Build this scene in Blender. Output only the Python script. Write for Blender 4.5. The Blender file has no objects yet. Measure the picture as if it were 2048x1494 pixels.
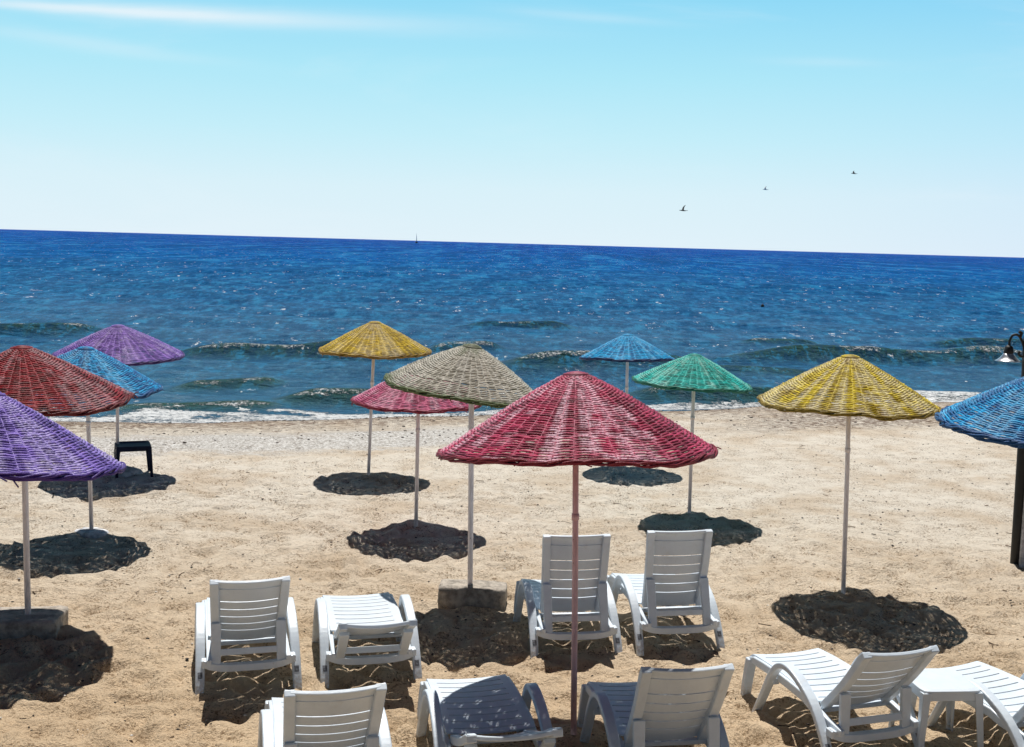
import bpy, math, random
import numpy as np
from mathutils import Vector, Matrix, Euler

# ------------------------------------------------------------------ camera, world, sun
scene = bpy.context.scene
col = scene.collection
rad = math.radians
F = 2300.0                    # focal length in photo pixels (photo 2048 wide)
CAMH = 3.2
PITCH = math.atan(260.5 / F)
ROLL = math.atan(57 / 2048)
cam_d = bpy.data.cameras.new("camera")
cam = bpy.data.objects.new("camera", cam_d)
col.objects.link(cam)
cam_d.sensor_width = 36.0
cam_d.lens = 36.0 * F / 2048.0
cam_d.clip_start = 0.1
cam_d.clip_end = 60000
CM = Matrix.Rotation(math.pi / 2 - PITCH, 4, 'X') @ Matrix.Rotation(ROLL, 4, 'Z')
cam.matrix_world = Matrix.Translation((0, 0, CAMH)) @ CM
scene.camera = cam

SUN_EL, SUN_AZ = rad(67.5), rad(-5.5)          # azimuth from +Y towards +X
sun_dir = Vector((math.sin(SUN_AZ) * math.cos(SUN_EL), math.cos(SUN_AZ) * math.cos(SUN_EL), math.sin(SUN_EL)))
sl = bpy.data.lights.new("sun", 'SUN')
sl.energy = 4.8
sl.angle = rad(0.5)
sl.color = (1.0, 0.965, 0.92)
so = bpy.data.objects.new("sun", sl)
col.objects.link(so)
so.rotation_euler = sun_dir.to_track_quat('Z', 'Y').to_euler()
so.location = (0, 30, 60)

scene.view_settings.view_transform = 'Standard'
scene.view_settings.look = 'None'
scene.view_settings.exposure = 0.15
scene.view_settings.gamma = 1.0
scene.cycles.max_bounces = 8
scene.cycles.sample_clamp_indirect = 6.0


class NT:
    """tiny node-tree helper"""
    def __init__(s, tree):
        s.t = tree
        s.n = tree.nodes
        s.l = tree.links

    def add(s, typ, **kw):
        nd = s.n.new(typ)
        for k, v in kw.items():
            if k.startswith('i_'):
                key = k[2:]
                key = int(key) if key.isdigit() else key.replace('_', ' ')
                sock = nd.inputs[key]
                if hasattr(v, 'is_linked') or isinstance(v, bpy.types.NodeSocket):
                    s.l.new(v, sock)
                else:
                    sock.default_value = v
            else:
                setattr(nd, k, v)
        return nd

    def math(s, op, a, b=None, c=None, clamp=False):
        nd = s.n.new('ShaderNodeMath')
        nd.operation = op
        nd.use_clamp = clamp
        for i, v in enumerate((a, b, c)):
            if v is None:
                continue
            if isinstance(v, bpy.types.NodeSocket):
                s.l.new(v, nd.inputs[i])
            else:
                nd.inputs[i].default_value = v
        return nd.outputs[0]

    def mix(s, fac, a, b, blend='MIX'):
        nd = s.n.new('ShaderNodeMix')
        nd.data_type = 'RGBA'
        nd.blend_type = blend
        for idx, v in ((0, fac), (6, a), (7, b)):
            if isinstance(v, bpy.types.NodeSocket):
                s.l.new(v, nd.inputs[idx])
            else:
                nd.inputs[idx].default_value = v if idx == 0 or len(v) == 4 else (*v, 1)
        return nd.outputs[2]

    def noise(s, vec, scale, detail=3, rough=0.55, dist=0.0, ntype=None):
        nd = s.n.new('ShaderNodeTexNoise')
        if ntype:
            nd.noise_type = ntype
        nd.inputs['Scale'].default_value = scale
        nd.inputs['Detail'].default_value = detail
        nd.inputs['Roughness'].default_value = rough
        nd.inputs['Distortion'].default_value = dist
        if vec is not None:
            s.l.new(vec, nd.inputs['Vector'])
        return nd.outputs[0]

    def smooth(s, v, lo, hi, a=0.0, b=1.0):
        nd = s.n.new('ShaderNodeMapRange')
        nd.interpolation_type = 'SMOOTHSTEP'
        s.l.new(v, nd.inputs[0])
        nd.inputs[1].default_value = lo
        nd.inputs[2].default_value = hi
        nd.inputs[3].default_value = a
        nd.inputs[4].default_value = b
        return nd.outputs[0]

    def ramp(s, fac, stops, interp='LINEAR'):
        nd = s.n.new('ShaderNodeValToRGB')
        nd.color_ramp.interpolation = interp
        el = nd.color_ramp.elements
        while len(el) < len(stops):
            el.new(0.5)
        for e, (p, c) in zip(el, stops):
            e.position = p
            e.color = (*c, 1)
        s.l.new(fac, nd.inputs[0])
        return nd.outputs[0]

    def scalevec(s, vec, sc):
        nd = s.n.new('ShaderNodeVectorMath')
        nd.operation = 'MULTIPLY'
        s.l.new(vec, nd.inputs[0])
        nd.inputs[1].default_value = sc
        return nd.outputs[0]


world = bpy.data.worlds.new("World")
scene.world = world
world.use_nodes = True
w = NT(world.node_tree)
w.n.clear()
wo = w.add('ShaderNodeOutputWorld')
bg = w.add('ShaderNodeBackground')
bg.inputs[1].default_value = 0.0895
w.l.new(bg.outputs[0], wo.inputs[0])
sky = w.add('ShaderNodeTexSky')
sky.sky_type = 'NISHITA'
sky.sun_disc = False
sky.sun_elevation = SUN_EL
sky.sun_rotation = SUN_AZ
sky.altitude = 0
sky.air_density = 1.0
sky.dust_density = 1.0
sky.ozone_density = 1.0
tc = w.add('ShaderNodeTexCoord')
sep = w.add('ShaderNodeSeparateXYZ')
w.l.new(tc.outputs['Generated'], sep.inputs[0])
X, Y, Z = sep.outputs
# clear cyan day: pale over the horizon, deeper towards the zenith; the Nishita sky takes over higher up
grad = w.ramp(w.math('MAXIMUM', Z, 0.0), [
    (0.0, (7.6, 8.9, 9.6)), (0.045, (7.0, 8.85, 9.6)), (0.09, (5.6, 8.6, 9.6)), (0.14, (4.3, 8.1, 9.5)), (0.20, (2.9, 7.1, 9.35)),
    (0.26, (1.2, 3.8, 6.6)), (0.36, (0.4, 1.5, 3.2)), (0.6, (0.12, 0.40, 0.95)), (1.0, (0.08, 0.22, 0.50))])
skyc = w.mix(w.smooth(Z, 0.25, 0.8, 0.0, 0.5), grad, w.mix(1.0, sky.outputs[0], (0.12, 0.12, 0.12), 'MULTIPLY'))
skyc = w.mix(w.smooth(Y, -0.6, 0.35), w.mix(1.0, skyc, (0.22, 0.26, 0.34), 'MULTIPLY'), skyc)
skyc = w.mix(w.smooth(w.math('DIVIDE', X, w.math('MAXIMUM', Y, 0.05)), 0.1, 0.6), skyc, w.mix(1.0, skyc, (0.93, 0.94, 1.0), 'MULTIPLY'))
# thin cirrus streaks, high over the sea
yy = w.math('MAXIMUM', Y, 0.05)
u = w.math('DIVIDE', X, yy)
v = w.math('DIVIDE', Z, yy)
comb = w.add('ShaderNodeCombineXYZ')
w.l.new(u, comb.inputs[0]); w.l.new(v, comb.inputs[1])


def wisp(u0, v0, slope, wu, wv, amp, sc):
    du = w.math('SUBTRACT', u, u0)
    line = w.math('SUBTRACT', w.math('SUBTRACT', v, v0), w.math('MULTIPLY', du, slope))
    n = w.noise(w.scalevec(comb.outputs[0], (sc * 0.12, sc, 1)), 1.0, 5, 0.6, 0.4)
    line = w.math('ADD', line, w.math('MULTIPLY', w.math('SUBTRACT', n, 0.5), wv * 2.2))
    a = w.math('POWER', w.math('DIVIDE', line, wv), 2)
    b = w.math('POWER', w.math('DIVIDE', du, wu), 2)
    g = w.math('EXPONENT', w.math('MULTIPLY', w.math('ADD', a, b), -1.0))
    return w.math('MULTIPLY', g, amp)


cl = w.math('ADD', wisp(-0.30, 0.1856, -0.030, 0.10, 0.0065, 0.55, 30), wisp(-0.17, 0.1835, -0.02, 0.14, 0.008, 0.30, 22))
cl = w.math('ADD', cl, wisp(-0.41, 0.1885, -0.02, 0.09, 0.004, 0.40, 30))
cl = w.math('ADD', cl, wisp(-0.37, 0.158, -0.10, 0.11, 0.006, 0.22, 25))
cl = w.math('ADD', cl, wisp(0.26, 0.1595, 0.0, 0.05, 0.004, 0.14, 25))
hz = w.noise(w.scalevec(comb.outputs[0], (3.0, 14.0, 1)), 1.0, 5, 0.6, 0.5)
cl = w.math('ADD', cl, w.math('MULTIPLY', w.smooth(hz, 0.5, 0.75), 0.16))
cl = w.math('ADD', cl, wisp(0.055, 0.1925, -0.05, 0.07, 0.004, 0.2, 25), clamp=True)
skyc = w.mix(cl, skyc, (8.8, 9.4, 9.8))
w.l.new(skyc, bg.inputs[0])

# ------------------------------------------------------------------ measuring helpers (photo pixel -> world ray)
CM3 = CM.to_3x3()


def ray(px, py):
    return (CM3 @ Vector(((px - 1024) / F, -(py - 747) / F, -1.0)))


def P(px, py, h=0.0):
    r = ray(px, py)
    t = (h - CAMH) / r.z
    return Vector((0, 0, CAMH)) + r * t


def PY(px, py, y):
    r = ray(px, py)
    return Vector((0, 0, CAMH)) + r * (y / r.y)


# ------------------------------------------------------------------ noise on numpy
_tabs = {}


def vnoise(x, y, seed=0):
    if seed not in _tabs:
        _tabs[seed] = np.random.RandomState(seed).rand(256, 256)
    T = _tabs[seed]
    x = np.asarray(x, float); y = np.asarray(y, float)
    xi = np.floor(x).astype(int); yi = np.floor(y).astype(int)
    fx = x - xi; fy = y - yi
    fx = fx * fx * (3 - 2 * fx); fy = fy * fy * (3 - 2 * fy)
    a = T[xi & 255, yi & 255]; b = T[(xi + 1) & 255, yi & 255]
    c = T[xi & 255, (yi + 1) & 255]; d = T[(xi + 1) & 255, (yi + 1) & 255]
    return (a * (1 - fx) + b * fx) * (1 - fy) + (c * (1 - fx) + d * fx) * fy


def fbm(x, y, seed=0, octs=4, gain=0.5):
    s = 0; a = 1; n = 0
    for o in range(octs):
        s = s + a * (vnoise(x * 2 ** o + 17.3 * o, y * 2 ** o + 5.1 * o, seed + o) - 0.5)
        n += a; a *= gain
    return s / n


# ------------------------------------------------------------------ mesh helpers
def mesh_np(name, V, Fq, mats=(), smooth=True, attrs=None):
    me = bpy.data.meshes.new(name)
    V = np.asarray(V, np.float32); Fq = np.asarray(Fq, np.int32)
    k = Fq.shape[1]
    me.vertices.add(len(V)); me.vertices.foreach_set('co', V.ravel())
    me.loops.add(Fq.size); me.loops.foreach_set('vertex_index', Fq.ravel())
    me.polygons.add(len(Fq))
    me.polygons.foreach_set('loop_start', np.arange(len(Fq), dtype=np.int32) * k)
    me.polygons.foreach_set('loop_total', np.full(len(Fq), k, np.int32))
    me.update(calc_edges=True)
    me.validate()
    me.polygons.foreach_set('use_smooth', np.full(len(me.polygons), smooth))
    for an, arr in (attrs or {}).items():
        at = me.attributes.new(an, 'FLOAT', 'POINT')
        at.data.foreach_set('value', np.asarray(arr, np.float32).ravel())
    for m in mats:
        me.materials.append(m)
    return me


class MB:
    """collects verts / faces"""
    def __init__(s):
        s.v = []; s.f = []

    def add(s, vs, fs):
        o = len(s.v)
        s.v += [tuple(p) for p in vs]
        s.f += [tuple(o + i for i in f) for f in fs]

    def box(s, c, size, rot=None):
        hx, hy, hz = [a / 2 for a in size]
        vs = [Vector((x, y, z)) for z in (-hz, hz) for (x, y) in ((-hx, -hy), (hx, -hy), (hx, hy), (-hx, hy))]
        if rot is not None:
            R = Euler(rot).to_matrix()
            vs = [R @ p for p in vs]
        c = Vector(c)
        s.add([p + c for p in vs], [(3, 2, 1, 0), (4, 5, 6, 7), (0, 1, 5, 4), (1, 2, 6, 5), (2, 3, 7, 6), (3, 0, 4, 7)])

    def tube(s, pts, r, n=10, cap=True):
        pts = [Vector(p) for p in pts]
        rs = r if isinstance(r, (list, tuple)) else [r] * len(pts)
        o = len(s.v)
        prev = None
        for i, p in enumerate(pts):
            t = (pts[min(i + 1, len(pts) - 1)] - pts[max(i - 1, 0)]).normalized()
            if prev is None:
                a = Vector((1, 0, 0)) if abs(t.x) < 0.9 else Vector((0, 1, 0))
                nrm = t.cross(a).normalized()
            else:
                nrm = (prev - t * prev.dot(t)).normalized()
            prev = nrm
            b = t.cross(nrm)
            for k in range(n):
                ang = 2 * math.pi * k / n
                s.v.append(tuple(p + (nrm * math.cos(ang) + b * math.sin(ang)) * rs[i]))
        for i in range(len(pts) - 1):
            for k in range(n):
                s.f.append((o + i * n + k, o + i * n + (k + 1) % n, o + (i + 1) * n + (k + 1) % n, o + (i + 1) * n + k))
        if cap:
            s.f.append(tuple(o + k for k in reversed(range(n))))
            s.f.append(tuple(o + (len(pts) - 1) * n + k for k in range(n)))

    def lathe(s, prof, n=24, c=(0, 0, 0), axis=None):
        o = len(s.v)
        c = Vector(c)
        for (r, z) in prof:
            for k in range(n):
                a = 2 * math.pi * k / n
                p = Vector((r * math.cos(a), r * math.sin(a), z))
                if axis is not None:
                    p = axis @ p
                s.v.append(tuple(p + c))
        for i in range(len(prof) - 1):
            for k in range(n):
                s.f.append((o + i * n + k, o + i * n + (k + 1) % n, o + (i + 1) * n + (k + 1) % n, o + (i + 1) * n + k))
        s.f.append(tuple(o + k for k in reversed(range(n))))
        s.f.append(tuple(o + (len(prof) - 1) * n + k for k in range(n)))

    def ribbon(s, yz, xa, xb, thick):
        """strip that follows a path in the local y-z plane; xa/xb left and right x (scalars or lists)"""
        n = len(yz)
        o = len(s.v)
        for i, (y, z) in enumerate(yz):
            a = yz[max(i - 1, 0)]; b = yz[min(i + 1, n - 1)]
            ty, tz = b[0] - a[0], b[1] - a[1]
            L = math.hypot(ty, tz) or 1
            ny, nz = -tz / L, ty / L
            th = thick[i] if isinstance(thick, (list, tuple)) else thick
            x0 = xa[i] if isinstance(xa, (list, tuple)) else xa
            x1 = xb[i] if isinstance(xb, (list, tuple)) else xb
            for (x, sgn) in ((x0, 1), (x1, 1), (x1, -1), (x0, -1)):
                s.v.append((x, y + ny * th / 2 * sgn, z + nz * th / 2 * sgn))
        for i in range(n - 1):
            for k in range(4):
                s.f.append((o + i * 4 + k, o + i * 4 + (k + 1) % 4, o + (i + 1) * 4 + (k + 1) % 4, o + (i + 1) * 4 + k))
        s.f.append((o + 3, o + 2, o + 1, o))
        e = o + (n - 1) * 4
        s.f.append((e, e + 1, e + 2, e + 3))

    def mesh(s, name, mat, smooth=False):
        me = bpy.data.meshes.new(name)
        me.from_pydata(s.v, [], s.f)
        me.update()
        import bmesh
        bm = bmesh.new(); bm.from_mesh(me)
        bmesh.ops.recalc_face_normals(bm, faces=bm.faces)
        bm.to_mesh(me); bm.free()
        me.materials.append(mat)
        if smooth:
            me.polygons.foreach_set('use_smooth', [True] * len(me.polygons))
        return me


def obj(name, me, parent=None, bevel=0.0, segs=2):
    o = bpy.data.objects.new(name, me)
    col.objects.link(o)
    if parent is not None:
        o.parent = parent
    if bevel:
        b = o.modifiers.new('bevel', 'BEVEL')
        b.width = bevel; b.segments = segs; b.limit_method = 'ANGLE'; b.angle_limit = rad(35)
        b.harden_normals = False
    return o


def thing(name, label, cat, loc=(0, 0, 0), rz=0.0, group=None):
    o = bpy.data.objects.new(name, None)
    col.objects.link(o)
    o.empty_display_size = 0.2
    o.location = loc
    o.rotation_euler = (0, 0, rz)
    return tag(o, label, cat, group)


def tag(o, label, cat, group=None):
    o['label'] = label
    o['category'] = cat
    if group:
        o['group'] = group
    return o


def catmull(pts, n=6):
    out = []
    P_ = [pts[0]] + list(pts) + [pts[-1]]
    for i in range(1, len(P_) - 2):
        p0, p1, p2, p3 = P_[i - 1:i + 3]
        for k in range(n):
            t = k / n
            out.append(tuple(0.5 * ((2 * b) + (-a + c) * t + (2 * a - 5 * b + 4 * c - d) * t * t + (-a + 3 * b - 3 * c + d) * t ** 3)
                             for a, b, c, d in zip(p0, p1, p2, p3)))
    out.append(tuple(pts[-1]))
    return out


# ------------------------------------------------------------------ materials
def new_mat(name):
    m = bpy.data.materials.new(name)
    m.use_nodes = True
    t = NT(m.node_tree)
    b = t.n['Principled BSDF']
    return m, t, b


def simple_mat(name, c, rough=0.5, metal=0.0, var=0.12, scale=8.0, bump=0.0, bscale=60, spec=0.5):
    m, t, b = new_mat(name)
    tc = t.add('ShaderNodeTexCoord')
    n = t.noise(tc.outputs['Object'], scale, 5, 0.6)
    c2 = [max(0, x * (1 - var * 2.2)) for x in c]
    c3 = [min(1, x * (1 + var)) for x in c]
    cc = t.mix(t.smooth(n, 0.3, 0.7), c2, c3)
    t.l.new(cc, b.inputs['Base Color'])
    b.inputs['Roughness'].default_value = rough
    b.inputs['Metallic'].default_value = metal
    b.inputs['Specular IOR Level'].default_value = spec
    if bump:
        bn = t.add('ShaderNodeBump')
        bn.inputs['Strength'].default_value = 1.0
        bn.inputs['Distance'].default_value = bump
        t.l.new(t.noise(tc.outputs['Object'], bscale, 4), bn.inputs['Height'])
        t.l.new(bn.outputs[0], b.inputs['Normal'])
    return m


def plastic_mat():
    m, t, b = new_mat("white_plastic")
    tc = t.add('ShaderNodeTexCoord')
    ob = tc.outputs['Object']
    oi = t.add('ShaderNodeObjectInfo')
    geo = t.add('ShaderNodeNewGeometry')
    gp = t.noise(geo.outputs['Position'], 0.8, 2, 0.5)
    n1 = t.noise(ob, 5, 5, 0.65)
    base = t.mix(t.smooth(n1, 0.35, 0.75), (0.68, 0.75, 0.81), (0.58, 0.65, 0.72))
    base = t.mix(t.math('MULTIPLY', t.smooth(gp, 0.4, 0.65), 0.35), base, (0.60, 0.64, 0.66))
    gr = t.math('MULTIPLY', t.smooth(t.noise(geo.outputs['Position'], 7, 6, 0.75), 0.55, 0.72), 0.3)
    base = t.mix(gr, base, (0.48, 0.46, 0.42))
    # scuffs and sand dust near the ground
    sp = t.add('ShaderNodeSeparateXYZ'); t.l.new(ob, sp.inputs[0])
    low = t.smooth(sp.outputs[2], 0.0, 0.14, 1.0, 0.0)
    n2 = t.noise(ob, 45, 5, 0.7)
    dust = t.math('MULTIPLY', low, t.smooth(n2, 0.42, 0.6))
    base = t.mix(t.math('MULTIPLY', dust, 0.75), base, (0.42, 0.34, 0.25))
    n3 = t.noise(t.scalevec(ob, (1, 1, 0.25)), 120, 2, 0.6)
    scr = t.smooth(n3, 0.68, 0.74)
    base = t.mix(t.math('MULTIPLY', scr, 0.35), base, (0.45, 0.43, 0.40))
    t.l.new(base, b.inputs['Base Color'])
    b.inputs['Roughness'].default_value = 0.38
    b.inputs['Specular IOR Level'].default_value = 0.45
    bn = t.add('ShaderNodeBump'); bn.inputs['Distance'].default_value = 0.002
    t.l.new(t.noise(ob, 22, 4), bn.inputs['Height'])
    t.l.new(bn.outputs[0], b.inputs['Normal'])
    return m


M_PLASTIC = plastic_mat()
M_EMBLEM = simple_mat("grey_print", (0.16, 0.17, 0.19), 0.5, var=0.4, scale=90)
M_NAVY = simple_mat("navy_plastic", (0.006, 0.012, 0.04), 0.6, var=0.2, scale=10, spec=0.15)
M_BLACK = simple_mat("black_iron", (0.004, 0.004, 0.005), 0.6, var=0.3, scale=14, bump=0.001)
M_STEEL = simple_mat("brushed_steel", (0.75, 0.76, 0.78), 0.28, metal=0.9, var=0.05, scale=20)
M_OLDWOOD = simple_mat("weathered_white_wood", (0.50, 0.49, 0.50), 0.75, var=0.2, scale=16, bump=0.003, bscale=40)
M_CONC = simple_mat("worn_concrete", (0.40, 0.35, 0.29), 0.9, var=0.22, scale=13, bump=0.012, bscale=38)
M_CONCW = simple_mat("pale_plaster_concrete", (0.62, 0.62, 0.63), 0.85, var=0.2, scale=16, bump=0.012, bscale=40)


def pole_mat(name, c):
    m, t, b = new_mat(name)
    tc = t.add('ShaderNodeTexCoord')
    ob = tc.outputs['Object']
    n = t.noise(t.scalevec(ob, (1, 1, 0.15)), 55, 5, 0.65)
    cc = t.mix(t.smooth(n, 0.38, 0.66), c, [x * 0.78 for x in c])
    n2 = t.noise(ob, 30, 4, 0.7)
    cc = t.mix(t.math('MULTIPLY', t.smooth(n2, 0.66, 0.72), 0.8), cc, (0.16, 0.08, 0.04))
    t.l.new(cc, b.inputs['Base Color'])
    b.inputs['Roughness'].default_value = 0.5
    return m


def wicker_mat(name, c1, c2, pale, patch=None, patch_where='noise', wearamt=0.8, rough=0.48, bleach=0.22):
    """painted cane: c1/c2 paint shades, pale = bare or worn cane, patch = second paint colour"""
    c1 = [x * 0.68 for x in c1]
    wearamt = wearamt * 0.80
    m, t, b = new_mat(name)
    tc = t.add('ShaderNodeTexCoord')
    ob = tc.outputs['Object']
    tone = t.add('ShaderNodeAttribute', attribute_name='tone').outputs['Fac']
    wear = t.add('ShaderNodeAttribute', attribute_name='wear').outputs['Fac']
    rr = t.add('ShaderNodeAttribute', attribute_name='rr').outputs['Fac']
    cc = t.mix(tone, c1, c2)
    if patch is not None:
        n = t.noise(ob, 3.2, 4, 0.65)
        if patch_where == 'rim':
            msk = t.math('ADD', t.smooth(n, 0.50, 0.66), t.smooth(rr, 0.93, 0.99), clamp=True)
            msk = t.math('MAXIMUM', msk, t.smooth(rr, 0.22, 0.08))
        else:
            msk = t.smooth(n, 0.5, 0.68)
        cc = t.mix(t.math('MULTIPLY', msk, 0.85), cc, patch)
    cc = t.mix(t.math('MULTIPLY', t.smooth(t.noise(ob, 1.7, 3, 0.6), 0.5, 0.75), bleach), cc, pale)
    fine = t.noise(ob, 70, 3, 0.7)
    wm = t.math('MULTIPLY', wear, t.smooth(fine, 0.34, 0.56))
    # small scattered chips everywhere
    chips = t.smooth(t.noise(ob, 110, 2, 0.6), 0.63, 0.70)
    wm = t.math('MAXIMUM', t.math('MULTIPLY', wm, wearamt), t.math('MULTIPLY', chips, 0.45 * wearamt))
    cc = t.mix(wm, cc, pale)
    t.l.new(cc, b.inputs['Base Color'])
    b.inputs['Roughness'].default_value = rough
    b.inputs['Specular IOR Level'].default_value = 0.22
    bn = t.add('ShaderNodeBump'); bn.inputs['Distance'].default_value = 0.003
    t.l.new(t.noise(ob, 160, 2), bn.inputs['Height'])
    t.l.new(bn.outputs[0], b.inputs['Normal'])
    return m


# ------------------------------------------------------------------ shoreline and ground height
WATER = -0.25
sA, sB, sC, sD = P(270, 838, WATER), P(700, 834, WATER), P(1350, 817, WATER), P(1880, 803, WATER)
SK = (sD.y - sA.y) / (sD.x - sA.x)
SXS = np.array([-200, sA.x, sB.x, sC.x, sD.x, 200])
SYS = np.array([sA.y - SK * (200 + sA.x) * 0.6, sA.y, sB.y, sC.y, sD.y, sD.y + SK * (200 - sD.x) * 0.6])


def shore_y(x):
    x = np.asarray(x, float)
    return np.interp(x, SXS, SYS) + 0.5 * (vnoise(x * 0.35, x * 0 + 3.3, 31) - 0.5) + 0.25 * (vnoise(x * 1.3, x * 0 + 8.3, 32) - 0.5)


MOUNDS = [(P(a, b).x, P(a, b).y) for a, b in ((832, 1047), (736, 950), (1379, 1024), (1688, 1182), (1149, 1474))]


def ground_base(x, y):
    x = np.asarray(x, float); y = np.asarray(y, float)
    s = y - shore_y(x)                     # >0 seaward
    ramp = np.clip((s + 2.6) / 3.6, 0, 1)
    slope = -0.36 * ramp * ramp * (3 - 2 * ramp)
    slope = slope - np.clip(s - 1.0, 0, 60) * 0.06
    smooth_zone = 1 / (1 + np.exp(-(x - 3.0 - (13.6 - y) * 1.3) * 1.6)) * np.clip((y - 9.0) / 2.5, 0, 1)
    amp = 1 - 0.72 * smooth_zone
    near = np.clip((s + 3.5) / -1.5, 0, 1) * 0.8 + 0.2
    md = 0
    for (mx_, my_) in MOUNDS:
        md = md + 0.035 * np.exp(-(((x - mx_) ** 2 + (y - my_) ** 2) / 0.022))
    h = md + 0.055 * fbm(x * 0.55, y * 0.55, 1, 2) + 0.055 * amp * near * fbm(x * 1.9, y * 2.3, 5, 3)
    return h + slope, amp * near


def gz(x, y):
    return float(ground_base(x, y)[0])


def build_sand():
    def axis(segs):
        out = []
        for a, b, st in segs:
            out.append(np.arange(a, b, st))
        return np.concatenate(out)
    xp = axis([(0, 6.5, 0.032), (6.5, 12, 0.09), (12, 30, 0.5), (30, 240, 6)])
    xs = np.concatenate([-xp[::-1][:-1], xp])
    ys = axis([(-40, 3.5, 1.5), (3.5, 5.6, 0.15), (5.6, 10.5, 0.028), (10.5, 14.5, 0.042), (14.5, 27.5, 0.075), (27.5, 45, 0.8)])
    XX, YY = np.meshgrid(xs, ys)
    H, A = ground_base(XX, YY)
    rel = np.clip((YY - 3.5) / 2, 0, 1) * A
    H = H + rel * 0.034 * fbm(XX * 5.5, YY * 6.5, 11, 4)
    # ridged small scuffs
    rn = np.abs(fbm(XX * 3.1 + 0.6 * YY, YY * 4.4, 21, 3))
    H = H - rel * 0.030 * (rn < 0.05) * (1 - rn / 0.05)
    # footprints and heel scoops
    R = np.random.RandomState(4)
    D = np.zeros_like(H)
    trails = []
    for (xa, ya, xb, yb) in ((-4.5, 8.2, 1.5, 9.6), (-2.0, 12.5, -1.2, 7.0), (4.6, 8.0, 0.9, 12.5), (-6, 13, 3.5, 15.5), (-3.6, 6.4, -2.2, 10.8), (1.0, 18.5, 2.0, 10), (2.6, 8.6, 4.2, 11.5), (-5.5, 17, -0.5, 11.3)):
        L_ = math.hypot(xb - xa, yb - ya); dx, dy2 = (xb - xa) / L_, (yb - ya) / L_
        for k in range(int(L_ / 0.36)):
            sd = 0.09 * (1 if k % 2 else -1) + 0.02 * R.randn(); q = k * 0.36 + 0.03 * R.randn(); wg = 0.25 * math.sin(q * 0.8)
            trails.append((xa + dx * q - dy2 * (sd + wg), ya + dy2 * q + dx * (sd + wg), math.atan2(dy2, dx) + 0.15 * R.randn()))
    for i in range(2300):
        fy = 5.6 + (R.rand() ** 1.25) * 14
        fx = (R.rand() - 0.5) * 1.05 * fy
        if abs(fx) > 11:
            continue
        tr = trails[i] if i < len(trails) else None
        if tr:
            fx, fy = tr[0], tr[1]
        a = ground_base(fx, fy)[1]
        if not tr and R.rand() > float(a) + 0.1:
            continue
        th = R.rand() * math.pi
        la, lb = 0.10 + 0.07 * R.rand(), 0.05 + 0.035 * R.rand()
        dep = (0.012 + 0.024 * R.rand()) * (0.6 if fy > 12 else 1)
        if tr:
            th = tr[2]; la, lb, dep = 0.135, 0.055, 0.034
        i0, i1 = np.searchsorted(ys, [fy - 0.35, fy + 0.35])
        j0, j1 = np.searchsorted(xs, [fx - 0.35, fx + 0.35])
        if i1 - i0 < 2 or j1 - j0 < 2:
            continue
        x = XX[i0:i1, j0:j1] - fx; y = YY[i0:i1, j0:j1] - fy
        uu = (x * math.cos(th) + y * math.sin(th)) / la
        vv = (-x * math.sin(th) + y * math.cos(th)) / lb
        q = uu * uu + vv * vv
        D[i0:i1, j0:j1] += -dep * np.exp(-q * 1.1) + dep * 0.45 * np.exp(-(np.sqrt(q) - 1.7) ** 2 * 3)
    H = H + D
    V = np.stack([XX, YY, H], -1).reshape(-1, 3)
    ny, nx = XX.shape
    idx = np.arange(nx * ny).reshape(ny, nx)
    Fq = np.stack([idx[:-1, :-1], idx[:-1, 1:], idx[1:, 1:], idx[1:, :-1]], -1).reshape(-1, 4)
    S = (YY - shore_y(XX))

    m, t, b = new_mat("beach_sand")
    tc = t.add('ShaderNodeTexCoord')
    ob = tc.outputs['Object']
    sp = t.add('ShaderNodeSeparateXYZ'); t.l.new(ob, sp.inputs[0])
    sh = t.add('ShaderNodeAttribute', attribute_name='shore').outputs['Fac']
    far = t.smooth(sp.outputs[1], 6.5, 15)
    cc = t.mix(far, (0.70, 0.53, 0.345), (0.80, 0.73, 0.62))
    n1 = t.noise(ob, 0.9, 5, 0.6)
    cc = t.mix(t.math('MULTIPLY', t.smooth(n1, 0.42, 0.68), 0.5), cc, (0.54, 0.39, 0.24))
    # coarse dark grain patches, strengthened as painted shading for the weak relief
    n2 = t.noise(ob, 3.0, 5, 0.7)
    g = t.noise(ob, 42, 4, 0.75)
    grit_shade = t.math('MULTIPLY', t.smooth(n2, 0.40, 0.58), t.smooth(g, 0.50, 0.60))
    cc = t.mix(t.math('MULTIPLY', grit_shade, 0.9), cc, (0.24, 0.155, 0.085))
    g3 = t.noise(ob, 95, 3, 0.75)
    cc = t.mix(t.math('MULTIPLY', t.smooth(g3, 0.58, 0.70), 0.5), cc, (0.72, 0.62, 0.48))
    cc = t.mix(t.math('MULTIPLY', t.smooth(g3, 0.40, 0.30), 0.5), cc, (0.20, 0.13, 0.08))
    # wrack line and shell bands parallel to the water
    st = t.scalevec(ob, (0.35, 1.6, 1))
    nb = t.noise(st, 2.2, 5, 0.7)
    s2 = t.math('ADD', sh, t.math('MULTIPLY', t.math('SUBTRACT', nb, 0.5), 1.6))
    gs = t.noise(t.scalevec(ob, (0.5, 1.0, 1)), 13, 5, 0.75)
    shell = t.math('MULTIPLY', t.smooth(s2, -5.4, -4.6), t.smooth(s2, -3.0, -3.7))
    side = t.smooth(sp.outputs[0], 2.0, -1.5)
    shell = t.math('MULTIPLY', shell, side)
    gw = t.noise(ob, 22, 5, 0.85)
    cc = t.mix(t.math('MULTIPLY', shell, 0.8), cc, (0.40, 0.375, 0.345))
    cc = t.mix(t.math('MULTIPLY', shell, t.smooth(gw, 0.47, 0.56)), cc, (0.85, 0.83, 0.79))
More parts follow.
